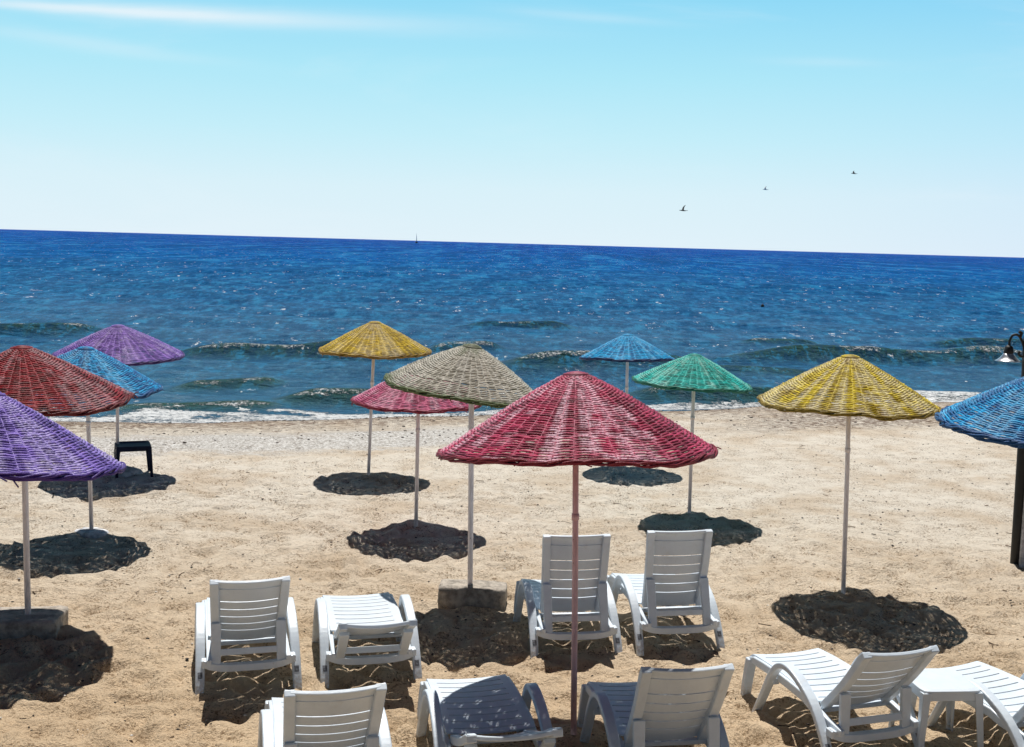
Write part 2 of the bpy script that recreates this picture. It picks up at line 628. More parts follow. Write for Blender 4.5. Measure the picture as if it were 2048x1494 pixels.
    cc = t.mix(t.math('MULTIPLY', shell, t.smooth(gw, 0.42, 0.34)), cc, (0.13, 0.10, 0.08))
    side2 = t.smooth(sp.outputs[0], 2.5, 6.0)
    band2 = t.math('MULTIPLY', t.math('MULTIPLY', t.smooth(s2, -5.4, -4.4), t.smooth(s2, -2.2, -3.0)), side2)
    wet = t.math('MULTIPLY', t.smooth(s2, -2.2, -1.2), 0.7)
    cc = t.mix(wet, cc, (0.24, 0.175, 0.12))
    band = t.math('MULTIPLY', t.smooth(s2, -3.8, -2.0), t.smooth(s2, 0.6, 0.2))
    bm_ = t.math('MULTIPLY', t.math('MAXIMUM', band, band2), t.smooth(gs, 0.42, 0.56))
    cc = t.mix(bm_, cc, (0.15, 0.095, 0.065))
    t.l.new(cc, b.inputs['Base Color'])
    t.l.new(t.math('SUBTRACT', 0.95, t.math('MULTIPLY', wet, 0.6)), b.inputs['Roughness'])
    b.inputs['Specular IOR Level'].default_value = 0.2
    bn = t.add('ShaderNodeBump'); bn.inputs['Distance'].default_value = 0.045
    hh = t.math('ADD', t.math('MULTIPLY', g, 0.8), t.math('MULTIPLY', t.noise(ob, 14, 5, 0.7), 1.0))
    hh = t.math('ADD', hh, t.math('MULTIPLY', g3, 0.35))
    hh = t.math('ADD', hh, t.math('MULTIPLY', t.noise(ob, 5.5, 4, 0.6, 0.6), 1.6))
    t.l.new(hh, bn.inputs['Height'])
    bn.inputs['Strength'].default_value = 0.9
    t.l.new(bn.outputs[0], b.inputs['Normal'])
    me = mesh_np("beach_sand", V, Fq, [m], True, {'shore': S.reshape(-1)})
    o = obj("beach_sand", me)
    o['kind'] = 'structure'


build_sand()


# ------------------------------------------------------------------ sea
def build_sea():
    R = np.random.RandomState(9)
    yrel = np.concatenate([np.arange(-1.2, 4, 0.06), np.arange(4, 24, 0.085), np.arange(24, 90, 0.25),
                           90 * 1.02 ** np.arange(0, 292)])
    nx = 700
    tt = np.linspace(-1, 1, nx)
    # rays from a point well behind the beach so that the sheet widens with distance on both sides
    V = []
    uu = np.sign(tt) * (0.62 * np.minimum(np.abs(tt) / 0.88, 1) + 7.0 * np.maximum(np.abs(tt) - 0.88, 0) ** 1.5 / 0.12 ** 1.5)
    S, T = np.meshgrid(yrel, uu, indexing='ij')
    # x grows with distance
    XX = T * (S + 30)
    sy = shore_y(np.clip(XX, -190, 190))
    flat = np.clip((S - 20) / 60, 0, 1)
    sy_m = sy * (1 - flat) + 24 * flat
    YY = S + sy_m
    # chop: many directional wavelets, amplitude fades where the grid gets coarse
    H = np.zeros_like(XX)
    for k in range(26):
        lam = 0.55 * 1.19 ** k if k < 16 else R.uniform(3, 9)
        lam = min(lam, 9)
        th = R.normal(0.08, 0.27)
        kx, ky = math.sin(th) * 2 * math.pi / lam, math.cos(th) * 2 * math.pi / lam
        amp = 0.0075 * lam ** 0.85
        warp = 1.3 * vnoise(XX / lam / 2.1 + k * 3, YY / lam / 2.1, 40 + k % 6)
        ph = kx * XX + ky * YY + R.rand() * 6.28 + warp * 2.2
        grp = 0.35 + 1.3 * vnoise(XX / (lam * 3.3) + 7 * k, YY / (lam * 2.3), 60 + k % 5)
        w_ = 1 - np.abs(np.sin(ph / 2))
        fade = np.clip((lam / 0.28 - (S + 22) * 0.0045 * 4) , 0, 1)
        H += amp * grp * (w_ * 1.6 - 0.55) * fade
    H *= np.clip(S / 5, 0.12, 1)
    # rolling breakers that stand up near the beach: (x0,x1 px, y px, height, foam)
    FO = np.zeros_like(XX)
    GR = np.zeros_like(XX)
    rolls = [(330, 900, 712, 722, 0.42, 0.75), (-120, 215, 672, 668, 0.42, 0.5), (930, 1150, 655, 655, 0.30, 0.6),
             (1000, 1430, 742, 738, 0.40, 0.8), (1430, 2150, 722, 728, 0.42, 0.42), (1350, 1640, 752, 752, 0.20, 0.1),
             (340, 560, 780, 776, 0.20, 0.05), (1480, 1640, 690, 690, 0.22, 0.15), (560, 900, 803, 806, 0.24, 0.5),
             (1260, 1620, 800, 806, 0.30, 0.55), (230, 560, 815, 812, 0.10, 0.9), (1650, 2200, 800, 803, 0.14, 0.5),
             (1850, 2200, 690, 690, 0.2, 0.1), (860, 1000, 700, 702, 0.22, 0.3), (-300, 60, 740, 735, 0.2, 0.2),
             (950, 1280, 805, 803, 0.12, 0.85)]
    for (xa, xb, ya, yb, hh, fo) in rolls:
        A = P(xa, ya, WATER); B = P(xb, yb, WATER)
        x0, x1 = A.x, B.x
        yc = A.y + (B.y - A.y) * (XX - x0) / (x1 - x0) + 0.9 * (vnoise(XX * 0.25, XX * 0 + ya, 71) - 0.5)
        L = (x1 - x0)
        hh = hh * 1.12
        e = np.clip((XX - x0) / (0.38 * L) + 0.35, 0, 1) * np.clip((x1 - XX) / (0.38 * L) + 0.35, 0, 1)
        e = e * e * (3 - 2 * e)
        e = e * (0.75 + 0.5 * vnoise(XX * 0.45 + ya, XX * 0, 73))
        d = YY - yc
        wf, wb = 0.36 + hh * 0.6, 1.0 + hh
        sh = np.where(d < 0, np.exp(-(d / wf) ** 2), np.exp(-(d / wb) ** 2))
        H = H * (1 - 0.6 * sh * e) + hh * e * sh
        n = vnoise(XX * 0.9, YY * 0 + ya, 75)
        crest = 1.3 * np.exp(-((d + 0.13) / 0.27) ** 2) * e * np.clip((n - (0.58 - fo * 0.66)) / 0.18, 0, 1)
        crest = crest * (0.50 + 0.45 * vnoise(XX * 2.2, YY * 3.0, 77))
        FO = np.maximum(FO, np.minimum(crest, 0.68))
        GR = np.maximum(GR, np.clip(e * 1.5, 0, 1) * np.where(d < 0, np.exp(-(d / (wf * 1.5)) ** 2), np.exp(-(d / 0.15) ** 2)))
    # swash foam along the sand
    n = fbm(XX * 0.9, YY * 1.4, 81, 4) + 0.5
    wd = 0.45 + 1.3 * vnoise(XX * 0.30, XX * 0, 83) + np.clip(-XX / 7, 0, 1) * 0.8
    sw = np.clip((wd - S) / 0.5, 0, 1) * np.clip((S + 0.55) / 0.25, 0, 1)
    FO = np.maximum(FO, sw * np.clip(0.76 + 1.5 * (n - 0.5), 0, 0.86))
    FO = np.maximum(FO, 0.80 * np.clip((0.15 + 0.5 * vnoise(XX * 0.8, XX * 0, 85) - S) / 0.2, 0, 1) * np.clip((S + 0.6) / 0.15, 0, 1))
    rng = np.clip((S + 0.5) / 1.2, 0, 1)
    H = H * rng + 0.03 * sw * n
    Z = WATER + H
    Z = np.where(S < 0, WATER + 0.015 + 0.012 * n, Z)
    nyy, nxx = XX.shape
    idx = np.arange(nxx * nyy).reshape(nyy, nxx)
    Fq = np.stack([idx[:-1, :-1], idx[:-1, 1:], idx[1:, 1:], idx[1:, :-1]], -1).reshape(-1, 4)
    V = np.stack([XX, YY, Z], -1).reshape(-1, 3)

    m, t, b = new_mat("sea_water")
    tc = t.add('ShaderNodeTexCoord')
    ob = tc.outputs['Object']
    sp = t.add('ShaderNodeSeparateXYZ'); t.l.new(ob, sp.inputs[0])
    dist = sp.outputs[1]
    foam = t.add('ShaderNodeAttribute', attribute_name='foam').outputs['Fac']
    green = t.add('ShaderNodeAttribute', attribute_name='green').outputs['Fac']
    ld = t.math('LOGARITHM', dist, 10.0)          # 20 m -> 1.3, 10 km -> 4
    body = t.ramp(t.smooth_lin(ld, 1.3, 3.4) if hasattr(t, 'smooth_lin') else t.smooth(ld, 1.3, 3.6),
                  [(0.0, (0.045, 0.145, 0.24)), (0.12, (0.014, 0.135, 0.33)), (0.40, (0.003, 0.108, 0.39)), (0.8, (0.003, 0.058, 0.36)), (1.0, (0.006, 0.05, 0.34))])
    body = t.mix(green, body, (0.030, 0.072, 0.042))
    # patches of wind and current
    pn = t.noise(t.scalevec(ob, (0.012, 0.05, 1)), 1.0, 5, 0.6)
    body = t.mix(t.math('MULTIPLY', t.smooth(pn, 0.4, 0.7), 0.2), body, (0.002, 0.05, 0.13))
    for k_, (sx_, sy2, lo, hi) in enumerate(((2.8, 1.3, 1.25, 1.75), (1.2, 0.40, 1.45, 2.0), (0.30, 0.06, 1.8, 2.6), (0.10, 0.010, 2.2, 3.2), (0.03, 0.0016, 2.8, 4.2))):  # light and dark ripple faces, sky reflection painted into the water colour
        pk = t.noise(t.scalevec(ob, (sx_, sy2, 1)), 1.0, 4, 0.75)
        g_ = t.math('MULTIPLY', t.smooth(ld, lo, lo + 0.3), t.smooth(ld, hi + 0.6, hi, 0.0, 1.0))
        body = t.mix(t.math('MULTIPLY', t.math('MULTIPLY', t.smooth(pk, 0.47, 0.56), g_), 0.42), body, (0.002, 0.045, 0.15))
        body = t.mix(t.math('MULTIPLY', t.math('MULTIPLY', t.smooth(pk, 0.46, 0.39), g_), 0.45), body, (0.03, 0.27, 0.52))
    # foam breakup
    f1 = t.noise(t.scalevec(ob, (1.0, 1.3, 2.2)), 5.0, 6, 0.8)
    f2 = t.noise(ob, 15.0, 4, 0.8)
    fx = t.math('ADD', t.math('MULTIPLY', f1, 0.5), t.math('MULTIPLY', f2, 0.5))
    thr = t.math('SUBTRACT', 0.80, t.math('MULTIPLY', foam, 0.46))
    fm = t.math('SUBTRACT', fx, thr)
    fm = t.smooth(fm, 0.0, 0.07)
    # white flecks out at sea: sun glints painted in among little whitecaps
    fleck = t.noise(t.scalevec(ob, (1.8, 1.0, 1)), 1.0, 4, 0.75)
    fleck_zone = t.noise(t.scalevec(ob, (0.09, 0.11, 1)), 1.0, 2, 0.5)
    cap = t.math('MULTIPLY', t.smooth(fleck, 0.64, 0.66), t.smooth(fleck_zone, 0.42, 0.56))
    fm = t.math('MAXIMUM', fm, t.math('MULTIPLY', cap, 0.9))
    cc = t.mix(fm, body, (0.86, 0.88, 0.88))
    rg = t.math('ADD', 0.10, t.math('MULTIPLY', fm, 0.6))
    # ripples
    r1 = t.noise(t.scalevec(ob, (1.0, 1.7, 1)), 2.6, 5, 0.62)
    r2 = t.noise(t.scalevec(ob, (0.25, 0.55, 1)), 1.0, 5, 0.65)
    r3 = t.noise(t.scalevec(ob, (0.03, 0.08, 1)), 1.0, 6, 0.7)
    fa = t.smooth(ld, 1.3, 2.2)
    fb = t.smooth(ld, 1.9, 3.2)
    hsum = t.math('ADD', t.math('MULTIPLY', r1, 0.34), t.math('MULTIPLY', r2, t.math('MULTIPLY', fa, 1.5)))
    hsum = t.math('ADD', hsum, t.math('MULTIPLY', r3, t.math('MULTIPLY', fb, 5.0)))
    hsum = t.math('ADD', hsum, t.math('MULTIPLY', t.math('MULTIPLY', fm, fx), 0.12))
    bn = t.add('ShaderNodeBump'); bn.inputs['Distance'].default_value = 1.0
    bn.inputs['Strength'].default_value = 1.0
    t.l.new(hsum, bn.inputs['Height'])
    # water: coloured depth below, sky gloss above (gloss weakened by the countless slopes of a ruffled sea)
    out = t.n['Material Output']
    dif = t.add('ShaderNodeBsdfDiffuse'); glo = t.add('ShaderNodeBsdfGlossy'); mx = t.add('ShaderNodeMixShader'); fr = t.add('ShaderNodeFresnel')
    fr.inputs['IOR'].default_value = 1.33
    for q in (dif, glo, fr):
        t.l.new(bn.outputs[0], q.inputs['Normal'])
    t.l.new(cc, dif.inputs['Color'])
    t.l.new(rg, glo.inputs['Roughness'])
    k_ = t.math('MULTIPLY', t.smooth(ld, 1.35, 2.3, 0.80, 0.13), t.math('MULTIPLY', t.math('SUBTRACT', 1.0, t.math('MULTIPLY', fm, 0.8)), t.math('SUBTRACT', 1.0, t.math('MULTIPLY', green, 0.6))))
    t.l.new(t.math('MULTIPLY', fr.outputs[0], k_), mx.inputs[0])
    t.l.new(dif.outputs[0], mx.inputs[1]); t.l.new(glo.outputs[0], mx.inputs[2])
    t.l.new(mx.outputs[0], out.inputs['Surface'])
    t.n.remove(b)
    me = mesh_np("sea", V, Fq, [m], True, {'foam': FO.reshape(-1), 'green': GR.reshape(-1)})
    o = obj("sea", me)
    o['kind'] = 'structure'


build_sea()


# ------------------------------------------------------------------ umbrellas
def canopy_meshes(R, rho, seed, mat, rimmat, rings=80, ribs=44, wob=1.0):
    """woven cane cone, apex at the origin, opening downwards. Returns canopy, rim, ribs meshes."""
    rs = np.random.RandomState(seed)
    n = ribs * 4
    th = np.arange(n) * 2 * np.pi / n
    half = ribs / 2
    # slow irregularity of the cone
    amps = [(k, rs.normal(0, 1), rs.rand() * 6.28) for k in (1, 2, 3, 4, 5, 7)]

    def wobr(t):
        return sum(a * np.cos(k * t + p) / k for k, a, p in amps)
    w0 = wobr(th)
    Hc = R * rho
    dn = [(k, rs.normal(0, 0.010) * wob, rs.rand() * 6.28, rs.normal(0, 2.5)) for k in (2, 3, 4, 5, 7, 9, 12)]

    def dent(t, s):
        return R * s * sum(a * np.cos(k * t + p + c * s) / (k ** 0.35) for k, a, p, c in dn)

    def prof(s):
        # rounded crown, straight flank, very slight flare
        q = 0.028 * np.log1p(np.exp((s - 0.075) / 0.028))
        q1 = 0.925
        return -Hc * (q / q1 - 0.03 * np.sin(np.pi * s))
    slope_len = math.hypot(R, Hc)
    sp_ = slope_len / rings
    m = 5
    V = []; Fq = []; tone = []; wear = []; RR = []
    # wear pattern: wedge streaks between ribs
    sec = (np.arange(n) // 4)
    wj = rs.rand(ribs) ** 2.0 * 1.35
    tj = (rs.rand(ribs) - 0.5) * 0.7
    off = rs.rand(ribs) * 50
    base = 0
    for k in range(rings):
        s = (k + 0.6) / rings
        ds = rs.normal(0, 0.0016) / R
        r = R * (s + ds) * (1 + 0.012 * wob * w0 * s)
        z = prof(s) + R * 0.014 * wob * w0 * s * s * np.cos(th * 1.0 + 1.3) + rs.normal(0, 0.0012)
        z = z + dent(th, s)
        und = 0.0050 * np.cos(half * th + math.pi * k) * min(1, s * 3)
        jit = rs.normal(0, 0.0009, n)
        rt = rs.normal(0, 0.22)
        e = 0.01
        dz = (prof(s + e) - prof(s - e)) / (2 * e * R)
        nl = math.hypot(1, dz)
        nr, nz = -dz / nl, 1 / nl
        sr, sz = 1 / nl, dz / nl
        a_, b_ = 0.0052, sp_ * 0.76 * (1 + rs.normal(0, 0.06))
        rc = r + nr * (und + jit); zc = z + nz * (und + jit)
        for q in range(m):
            ph = 2 * math.pi * q / m + 0.3
            rr = rc + nr * a_ * math.cos(ph) + sr * b_ * math.sin(ph)
            zz = zc + nz * a_ * math.cos(ph) + sz * b_ * math.sin(ph)
            V.append(np.stack([rr * np.cos(th), rr * np.sin(th), zz], -1))
            u_ = vnoise(off[sec] + k / 7.0, off[sec] * 0 + 2.2, 95)
            ww = np.clip((wj[sec] * 0.9 + u_ * 0.85 - 0.76) * 3.8, 0, 1) * (rs.rand(ribs)[sec] > 0.12 if q == 0 else 1)
            wear.append(ww); RR.append(np.full(n, s))
            tone.append(np.clip(0.5 + rt + tj[sec] + 0.5 * (vnoise(th * 5 + k * 3.7, th * 0 + k, 97) - 0.5) * 2.6 + rs.normal(0, 0.12), 0, 1))
        idx = base + np.arange(m * n).reshape(m, n)
        nxt = np.roll(idx, -1, axis=1)
        for q in range(m):
            q2 = (q + 1) % m
            Fq.append(np.stack([idx[q], nxt[q], nxt[q2], idx[q2]], -1))
        base += m * n
    # crown coil
    cV = []
    nc = 24
    for k in range(4):
        rr_ = 0.075 - k * 0.02
        zc = prof(rr_ / R) + 0.005 + 0.001 * k
        tn = np.arange(nc) * 2 * np.pi / nc
        for q in range(m):
            ph = 2 * math.pi * q / m
            cV.append(np.stack([(rr_ + 0.011 * np.cos(ph)) * np.cos(tn), (rr_ + 0.011 * np.cos(ph)) * np.sin(tn), np.full(nc, zc + 0.010 * math.sin(ph))], -1))
        idx = base + np.arange(m * nc).reshape(m, nc)
        nxt = np.roll(idx, -1, axis=1)
        for q in range(m):
            q2 = (q + 1) % m
            Fq.append(np.stack([idx[q], idx[q2], nxt[q2], nxt[q]], -1))
        base += m * nc
        for q in range(m):
            wear.append(np.full(nc, 0.1)); RR.append(np.full(nc, 0.05)); tone.append(np.full(nc, rs.rand()))
    V = np.concatenate([v_.reshape(-1, 3) for v_ in V + cV])
    me = mesh_np("canopy", V, np.concatenate(Fq), [mat], True,
                 {'tone': np.concatenate(tone), 'wear': np.concatenate(wear), 'rr': np.concatenate(RR)})
    # radial ribs (they show as thin raised lines)
    mb = MB()
    for j in range(ribs):
        t0 = (j + 0.5) * 2 * math.pi / ribs
        s0 = 0.06 if j % 2 == 0 else 0.30
        pts = []
        for i in range(13):
            s = s0 + (0.99 - s0) * i / 12
            wv = float(wobr(np.array([t0]))[0])
            r = R * s * (1 + 0.012 * wob * wv * s)
            z = float(prof(s)) + R * 0.014 * wob * wv * s * s * math.cos(t0 + 1.3) + 0.001
            z += float(dent(t0, s))
            pts.append((r * math.cos(t0), r * math.sin(t0), z))
        mb.tube(pts, 0.0042, 5)
    mr = mb.mesh("ribs", mat, True)
    for an, val in (('tone', 0.6), ('wear', 0.35), ('rr', 0.5)):
        at = mr.attributes.new(an, 'FLOAT', 'POINT')
        at.data.foreach_set('value', np.full(len(mr.vertices), val, np.float32))
    # twisted rope rim
    mb = MB()
    nr_ = 220
    for strand in range(8):
        pts = []
        for i in range(nr_ + 1):
            t_ = 2 * math.pi * i / nr_
            wv = float(wobr(np.array([t_]))[0])
            r = R * (1 + 0.012 * wob * wv)
            z = float(prof(1.0)) + R * 0.014 * wob * wv * math.cos(t_ + 1.3) - 0.004
            z += float(dent(t_, 1.0))
            ph = t_ * 7 + strand * 0.7854 + 0.7 * math.sin(3 * t_ + strand * 2.2) + 0.4 * math.sin(11 * t_ + strand)
            z += 0.003 * math.sin(17 * t_ + strand * 2.0) + 0.003 * math.sin(29 * t_ + strand)
            pts.append(((r + 0.013 * math.cos(ph)) * math.cos(t_), (r + 0.013 * math.cos(ph)) * math.sin(t_), z + 0.013 * math.sin(ph)))
        mb.tube(pts, 0.0066, 5, cap=False)
    for i in range(int(10 * wob)):
        a0 = rs.rand() * 6.28; ln = 0.03 + 0.06 * rs.rand(); up_ = rs.normal(0, 0.5)
        p0 = Vector((R * math.cos(a0), R * math.sin(a0), float(prof(1.0)) + float(dent(a0, 1.0))))
        dv = Vector((math.cos(a0 + 0.9), math.sin(a0 + 0.9), up_)).normalized() * ln
        mb.tube([p0, p0 + dv * 0.5, p0 + dv + Vector((0, 0, -0.012))], 0.004, 5)
    mrim = mb.mesh("rim", rimmat, True)
    for an, val in (('tone', 0.4), ('wear', 0.12), ('rr', 1.0)):
        at = mrim.attributes.new(an, 'FLOAT', 'POINT')
        at.data.foreach_set('value', np.full(len(mrim.vertices), val, np.float32))
    return me, mrim, mr, float(-prof(1.0))


def rock_block(size, seed, mat, name="base", round_=0.03):
    """cast block: a box cut into a grid, corners eased and faces roughened"""
    import bmesh
    bm = bmesh.new()
    bmesh.ops.create_cube(bm, size=1)
    bmesh.ops.subdivide_edges(bm, edges=bm.edges[:], cuts=9, use_grid_fill=True)
    rs = random.Random(seed)
    sx, sy, sz = size
    for v_ in bm.verts:
        p = Vector((v_.co.x * sx, v_.co.y * sy, v_.co.z * sz))
        # ease the edges
        inner = Vector([max(-h / 2 + round_, min(h / 2 - round_, c)) for h, c in zip((sx, sy, sz), p)])
        d = p - inner
        if d.length > 1e-6:
            p = inner + d.normalized() * min(d.length, round_)
        nv = float(fbm(p.x * 7 + seed * 3, p.y * 7 + p.z * 9, 15 + seed, 3))
        v_.co = p * (1 + 0.05 * nv) + Vector((0, 0, sz / 2)) + Vector((rs.gauss(0, .002), rs.gauss(0, .002), rs.gauss(0, .002)))
    me = bpy.data.meshes.new(name)
    bm.to_mesh(me); bm.free()
    me.materials.append(mat)
    me.polygons.foreach_set('use_smooth', [True] * len(me.polygons))
    return me


GREY_P = pole_mat("painted_pole_grey", (0.86, 0.80, 0.80))
UGROUP = "painted wicker beach umbrellas"


def umbrella(label, base, apex, halfw, rho, mats, seed, roll=0.0, pitch=0.0, dy=0.0, pole_r=0.021,
             pole=None, block=None, plinth=None, rings=80, ribs=44, wob=1.0):
    g = P(base[0], base[1], 0)
    z0 = gz(g.x, g.y)
    g = P(base[0], base[1], z0)
    t = thing("beach_umbrella", label, "beach umbrella", g, 0, UGROUP)
    A = PY(apex[0], apex[1], g.y + dy)
    depth = A.y
    R = 0.978 * halfw * (depth * math.cos(PITCH) + (CAMH - A.z) * math.sin(PITCH)) / F
    mat, rim = mats
    me, mrim, mr, hc = canopy_meshes(R, rho, seed, mat, rim, rings, ribs, wob)
    loc = A - g - Vector((0, 0, 0.012))
    rot = Euler((rad(pitch), rad(roll), 0))
    for nm, m_ in (("canopy", me), ("rim", mrim), ("ribs", mr)):
        o = obj(nm, m_, t)
        o.location = loc
        o.rotation_euler = rot
    # pole up to the hub under the crown
    top = loc + rot.to_matrix() @ Vector((0, 0, -0.05))
    mb = MB()
    mb.tube([(0, 0, -0.25), tuple(top * 0.5), tuple(top)], pole_r, 14)
    obj("pole", mb.mesh("pole", pole or GREY_P, True), t)
    mb = MB()
    hz = rot.to_matrix() @ Vector((0, 0, -hc * 0.42))
    hub = loc + hz
    mb.tube([hub - Vector((0, 0, 0.04)), hub + Vector((0, 0, 0.04))], pole_r * 1.7, 14)
    obj("collar", mb.mesh("collar", pole or GREY_P, True), t)
    mb = MB()
    mb.tube([top * 0.62 - Vector((0, 0, 0.02)), top * 0.62 + Vector((0, 0, 0.02))], pole_r * 1.25, 14)
    obj("clamp", mb.mesh("clamp", pole or GREY_P, True), t)
    for k in range(6):
        a = k * math.pi / 3 + 0.2
        mb = MB()
        e = loc + rot.to_matrix() @ Vector((0.62 * R * math.cos(a), 0.62 * R * math.sin(a), -hc * 0.62 - 0.02))
        mb.tube([hub, e], 0.006, 6)
        obj("strut", mb.mesh("strut", pole or GREY_P, True), t)
    if block:
        bx, by, bz, rz, ox, oy = block
        o = obj("base", rock_block((bx, by, bz + 0.06), seed, M_CONC), t)
        o.location = (ox, oy, -0.06)
        o.rotation_euler = (0, 0, rz)
    if plinth:
        rx, hz_, m_ = plinth
        mb = MB()
        rs = random.Random(seed)
        n = 22
        prof = [(1.0, -0.06), (1.0, hz_ * 0.45), (0.93, hz_ * 0.75), (0.7, hz_), (0.2, hz_ * 1.08)]
        ks = [1 + 0.16 * math.cos(2 * math.pi * k / n * 2 + 1) + rs.gauss(0, 0.05) for k in range(n)]
        o0 = len(mb.v)
        for (r, z) in prof:
            for k in range(n):
                a = 2 * math.pi * k / n
                mb.v.append((r * rx * ks[k] * math.cos(a), r * rx * 0.8 * ks[k] * math.sin(a), z + rs.gauss(0, 0.003)))
        for i in range(len(prof) - 1):
            for k in range(n):
                mb.f.append((i * n + k, i * n + (k + 1) % n, (i + 1) * n + (k + 1) % n, (i + 1) * n + k))
        mb.f.append(tuple((len(prof) - 1) * n + k for k in range(n)))
        obj("base", mb.mesh("base", m_, True), t)
    return t


def wm(name, c1, c2, pale, rimc=None, **kw):
    a = wicker_mat(name, c1, c2, pale, **kw)
    rc = rimc or [x * 0.6 for x in c1]  # rim colour kept dark, shade of its lower side painted in
    kw2 = dict(kw); kw2.pop('patch', None)
    bb = wicker_mat(name + "_rim", rc, [min(1, x * 1.4) for x in rc], pale, wearamt=0.35)
    return a, bb


W_RED = wm("raspberry_cane", (0.22, 0.006, 0.034), (0.47, 0.040, 0.105), (0.80, 0.54, 0.62), rimc=(0.20, 0.008, 0.02), wearamt=0.85)
W_DRED = wm("dark_red_cane", (0.12, 0.001, 0.003), (0.28, 0.002, 0.011), (0.54, 0.38, 0.40), rimc=(0.12, 0.003, 0.003), wearamt=0.6, bleach=0.0)
W_PINK = wm("pink_cane", (0.36, 0.03, 0.10), (0.60, 0.13, 0.25), (0.78, 0.55, 0.62), rimc=(0.26, 0.02, 0.05), wearamt=0.6)
W_GREY = wm("bare_grey_cane", (0.30, 0.27, 0.20), (0.52, 0.48, 0.40), (0.66, 0.63, 0.56), rimc=(0.09, 0.12, 0.035), patch=(0.10, 0.125, 0.045), patch_where='rim', wearamt=0.55)
W_YEL = wm("mustard_cane", (0.42, 0.27, 0.004), (0.66, 0.46, 0.010), (0.74, 0.66, 0.50), rimc=(0.28, 0.16, 0.01), patch=(0.22, 0.13, 0.02), wearamt=0.5)
W_YEL2 = wm("lemon_ochre_cane", (0.44, 0.30, 0.004), (0.70, 0.54, 0.012), (0.74, 0.68, 0.50), rimc=(0.24, 0.16, 0.01), patch=(0.20, 0.12, 0.02), wearamt=0.75)
W_BLU = wm("cobalt_cane", (0.002, 0.20, 0.52), (0.008, 0.42, 0.74), (0.50, 0.72, 0.85), rimc=(0.003, 0.02, 0.11), wearamt=0.4, bleach=0.05)
W_BLU2 = wm("azure_cane", (0.003, 0.13, 0.38), (0.008, 0.36, 0.68), (0.36, 0.66, 0.82), rimc=(0.006, 0.06, 0.20), patch=(0.005, 0.04, 0.20), wearamt=0.45, bleach=0.1)
W_PUR = wm("violet_cane", (0.09, 0.045, 0.28), (0.26, 0.17, 0.56), (0.55, 0.48, 0.72), rimc=(0.055, 0.018, 0.19), wearamt=0.7)
W_PUR2 = wm("lilac_cane", (0.12, 0.04, 0.32), (0.28, 0.15, 0.52), (0.60, 0.50, 0.74), rimc=(0.05, 0.02, 0.14), patch=(0.07, 0.03, 0.22), wearamt=0.6, bleach=0.15)
W_GRN = wm("mint_cane", (0.004, 0.28, 0.23), (0.02, 0.54, 0.47), (0.50, 0.78, 0.68), rimc=(0.01, 0.16, 0.11), wearamt=0.6)
RED_P = pole_mat("painted_pole_red", (0.76, 0.45, 0.43))

umbrella("large raspberry red wicker umbrella in front, on a pinkish pole between the front loungers", (1149, 1474), (1152, 744), 281, 0.56, W_RED, 3,
         roll=-2.3, pitch=-4.5, dy=0.25, pole=RED_P, pole_r=0.020, rings=86, wob=0.9)
umbrella("bare grey wicker umbrella with mossy rim, tilted, its pole in a concrete block", (941, 1203), (945, 689), 166, 0.54, W_GREY, 5,
         roll=7.5, pitch=1.0, dy=-0.12, pole_r=0.024, block=(0.60, 0.30, 0.17, rad(-3), 0.02, -0.02), rings=78, wob=1.3)
umbrella("pale pink wicker umbrella standing behind the grey one", (832, 1047), (838, 733), 134, 0.50, W_PINK, 6, roll=-0.8, pitch=1.0, rings=72)
umbrella("mustard yellow wicker umbrella near the water, the smaller of the two yellow ones", (736, 950), (750, 643), 112, 0.51, W_YEL, 8, roll=0.0, pitch=1.5,
         dy=0.3, rings=68)
umbrella("bright cobalt blue wicker umbrella farthest back in the middle", (1250, 934), (1256, 668), 97, 0.49, W_BLU, 9, roll=-0.8, pitch=-3.0, rings=64)
umbrella("mint green wicker umbrella beside the far blue one", (1379, 1024), (1390, 708), 120, 0.48, W_GRN, 10, roll=2.2, pitch=-0.5, rings=68, wob=1.4)
umbrella("big yellow wicker umbrella standing alone on the open sand at right", (1688, 1182), (1701, 710), 178, 0.55, W_YEL2, 12, roll=0.3, pitch=0.0, rings=78)
umbrella("bright blue wicker umbrella cut off by the right edge, beside the black lamp post", (2112, 1630), (2126, 735), 232, 0.50, W_BLU2, 13, roll=-1.0, pitch=4.0,
         rings=84)
umbrella("lilac purple wicker umbrella at the back left above the navy table", (234, 948), (236, 650), 127, 0.47, W_PUR2, 14, roll=0.5, pitch=3.0, rings=72,
         plinth=(0.30, 0.09, M_CONCW))
umbrella("sky blue wicker umbrella with dark scuffs between the dark red and lilac ones", (184, 1068), (172, 694), 150, 0.52, W_BLU2, 15, roll=2.5, pitch=1.0, dy=-0.15,
         rings=74, plinth=(0.17, 0.05, M_CONCW))
umbrella("dark brick red wicker umbrella at left, its pole in a big concrete slab", (57, 1262), (43, 692), 214, 0.52, W_DRED, 16, roll=-2.0, pitch=-1.0,
         pole_r=0.024, block=(0.62, 0.44, 0.14, rad(8), -0.05, 0.0), rings=80)
umbrella("violet wicker umbrella cut off by the left edge, nearest on that side", (-24, 1600), (-22, 782), 264, 0.57, W_PUR, 17, roll=-0.3, pitch=-7.0, rings=86)


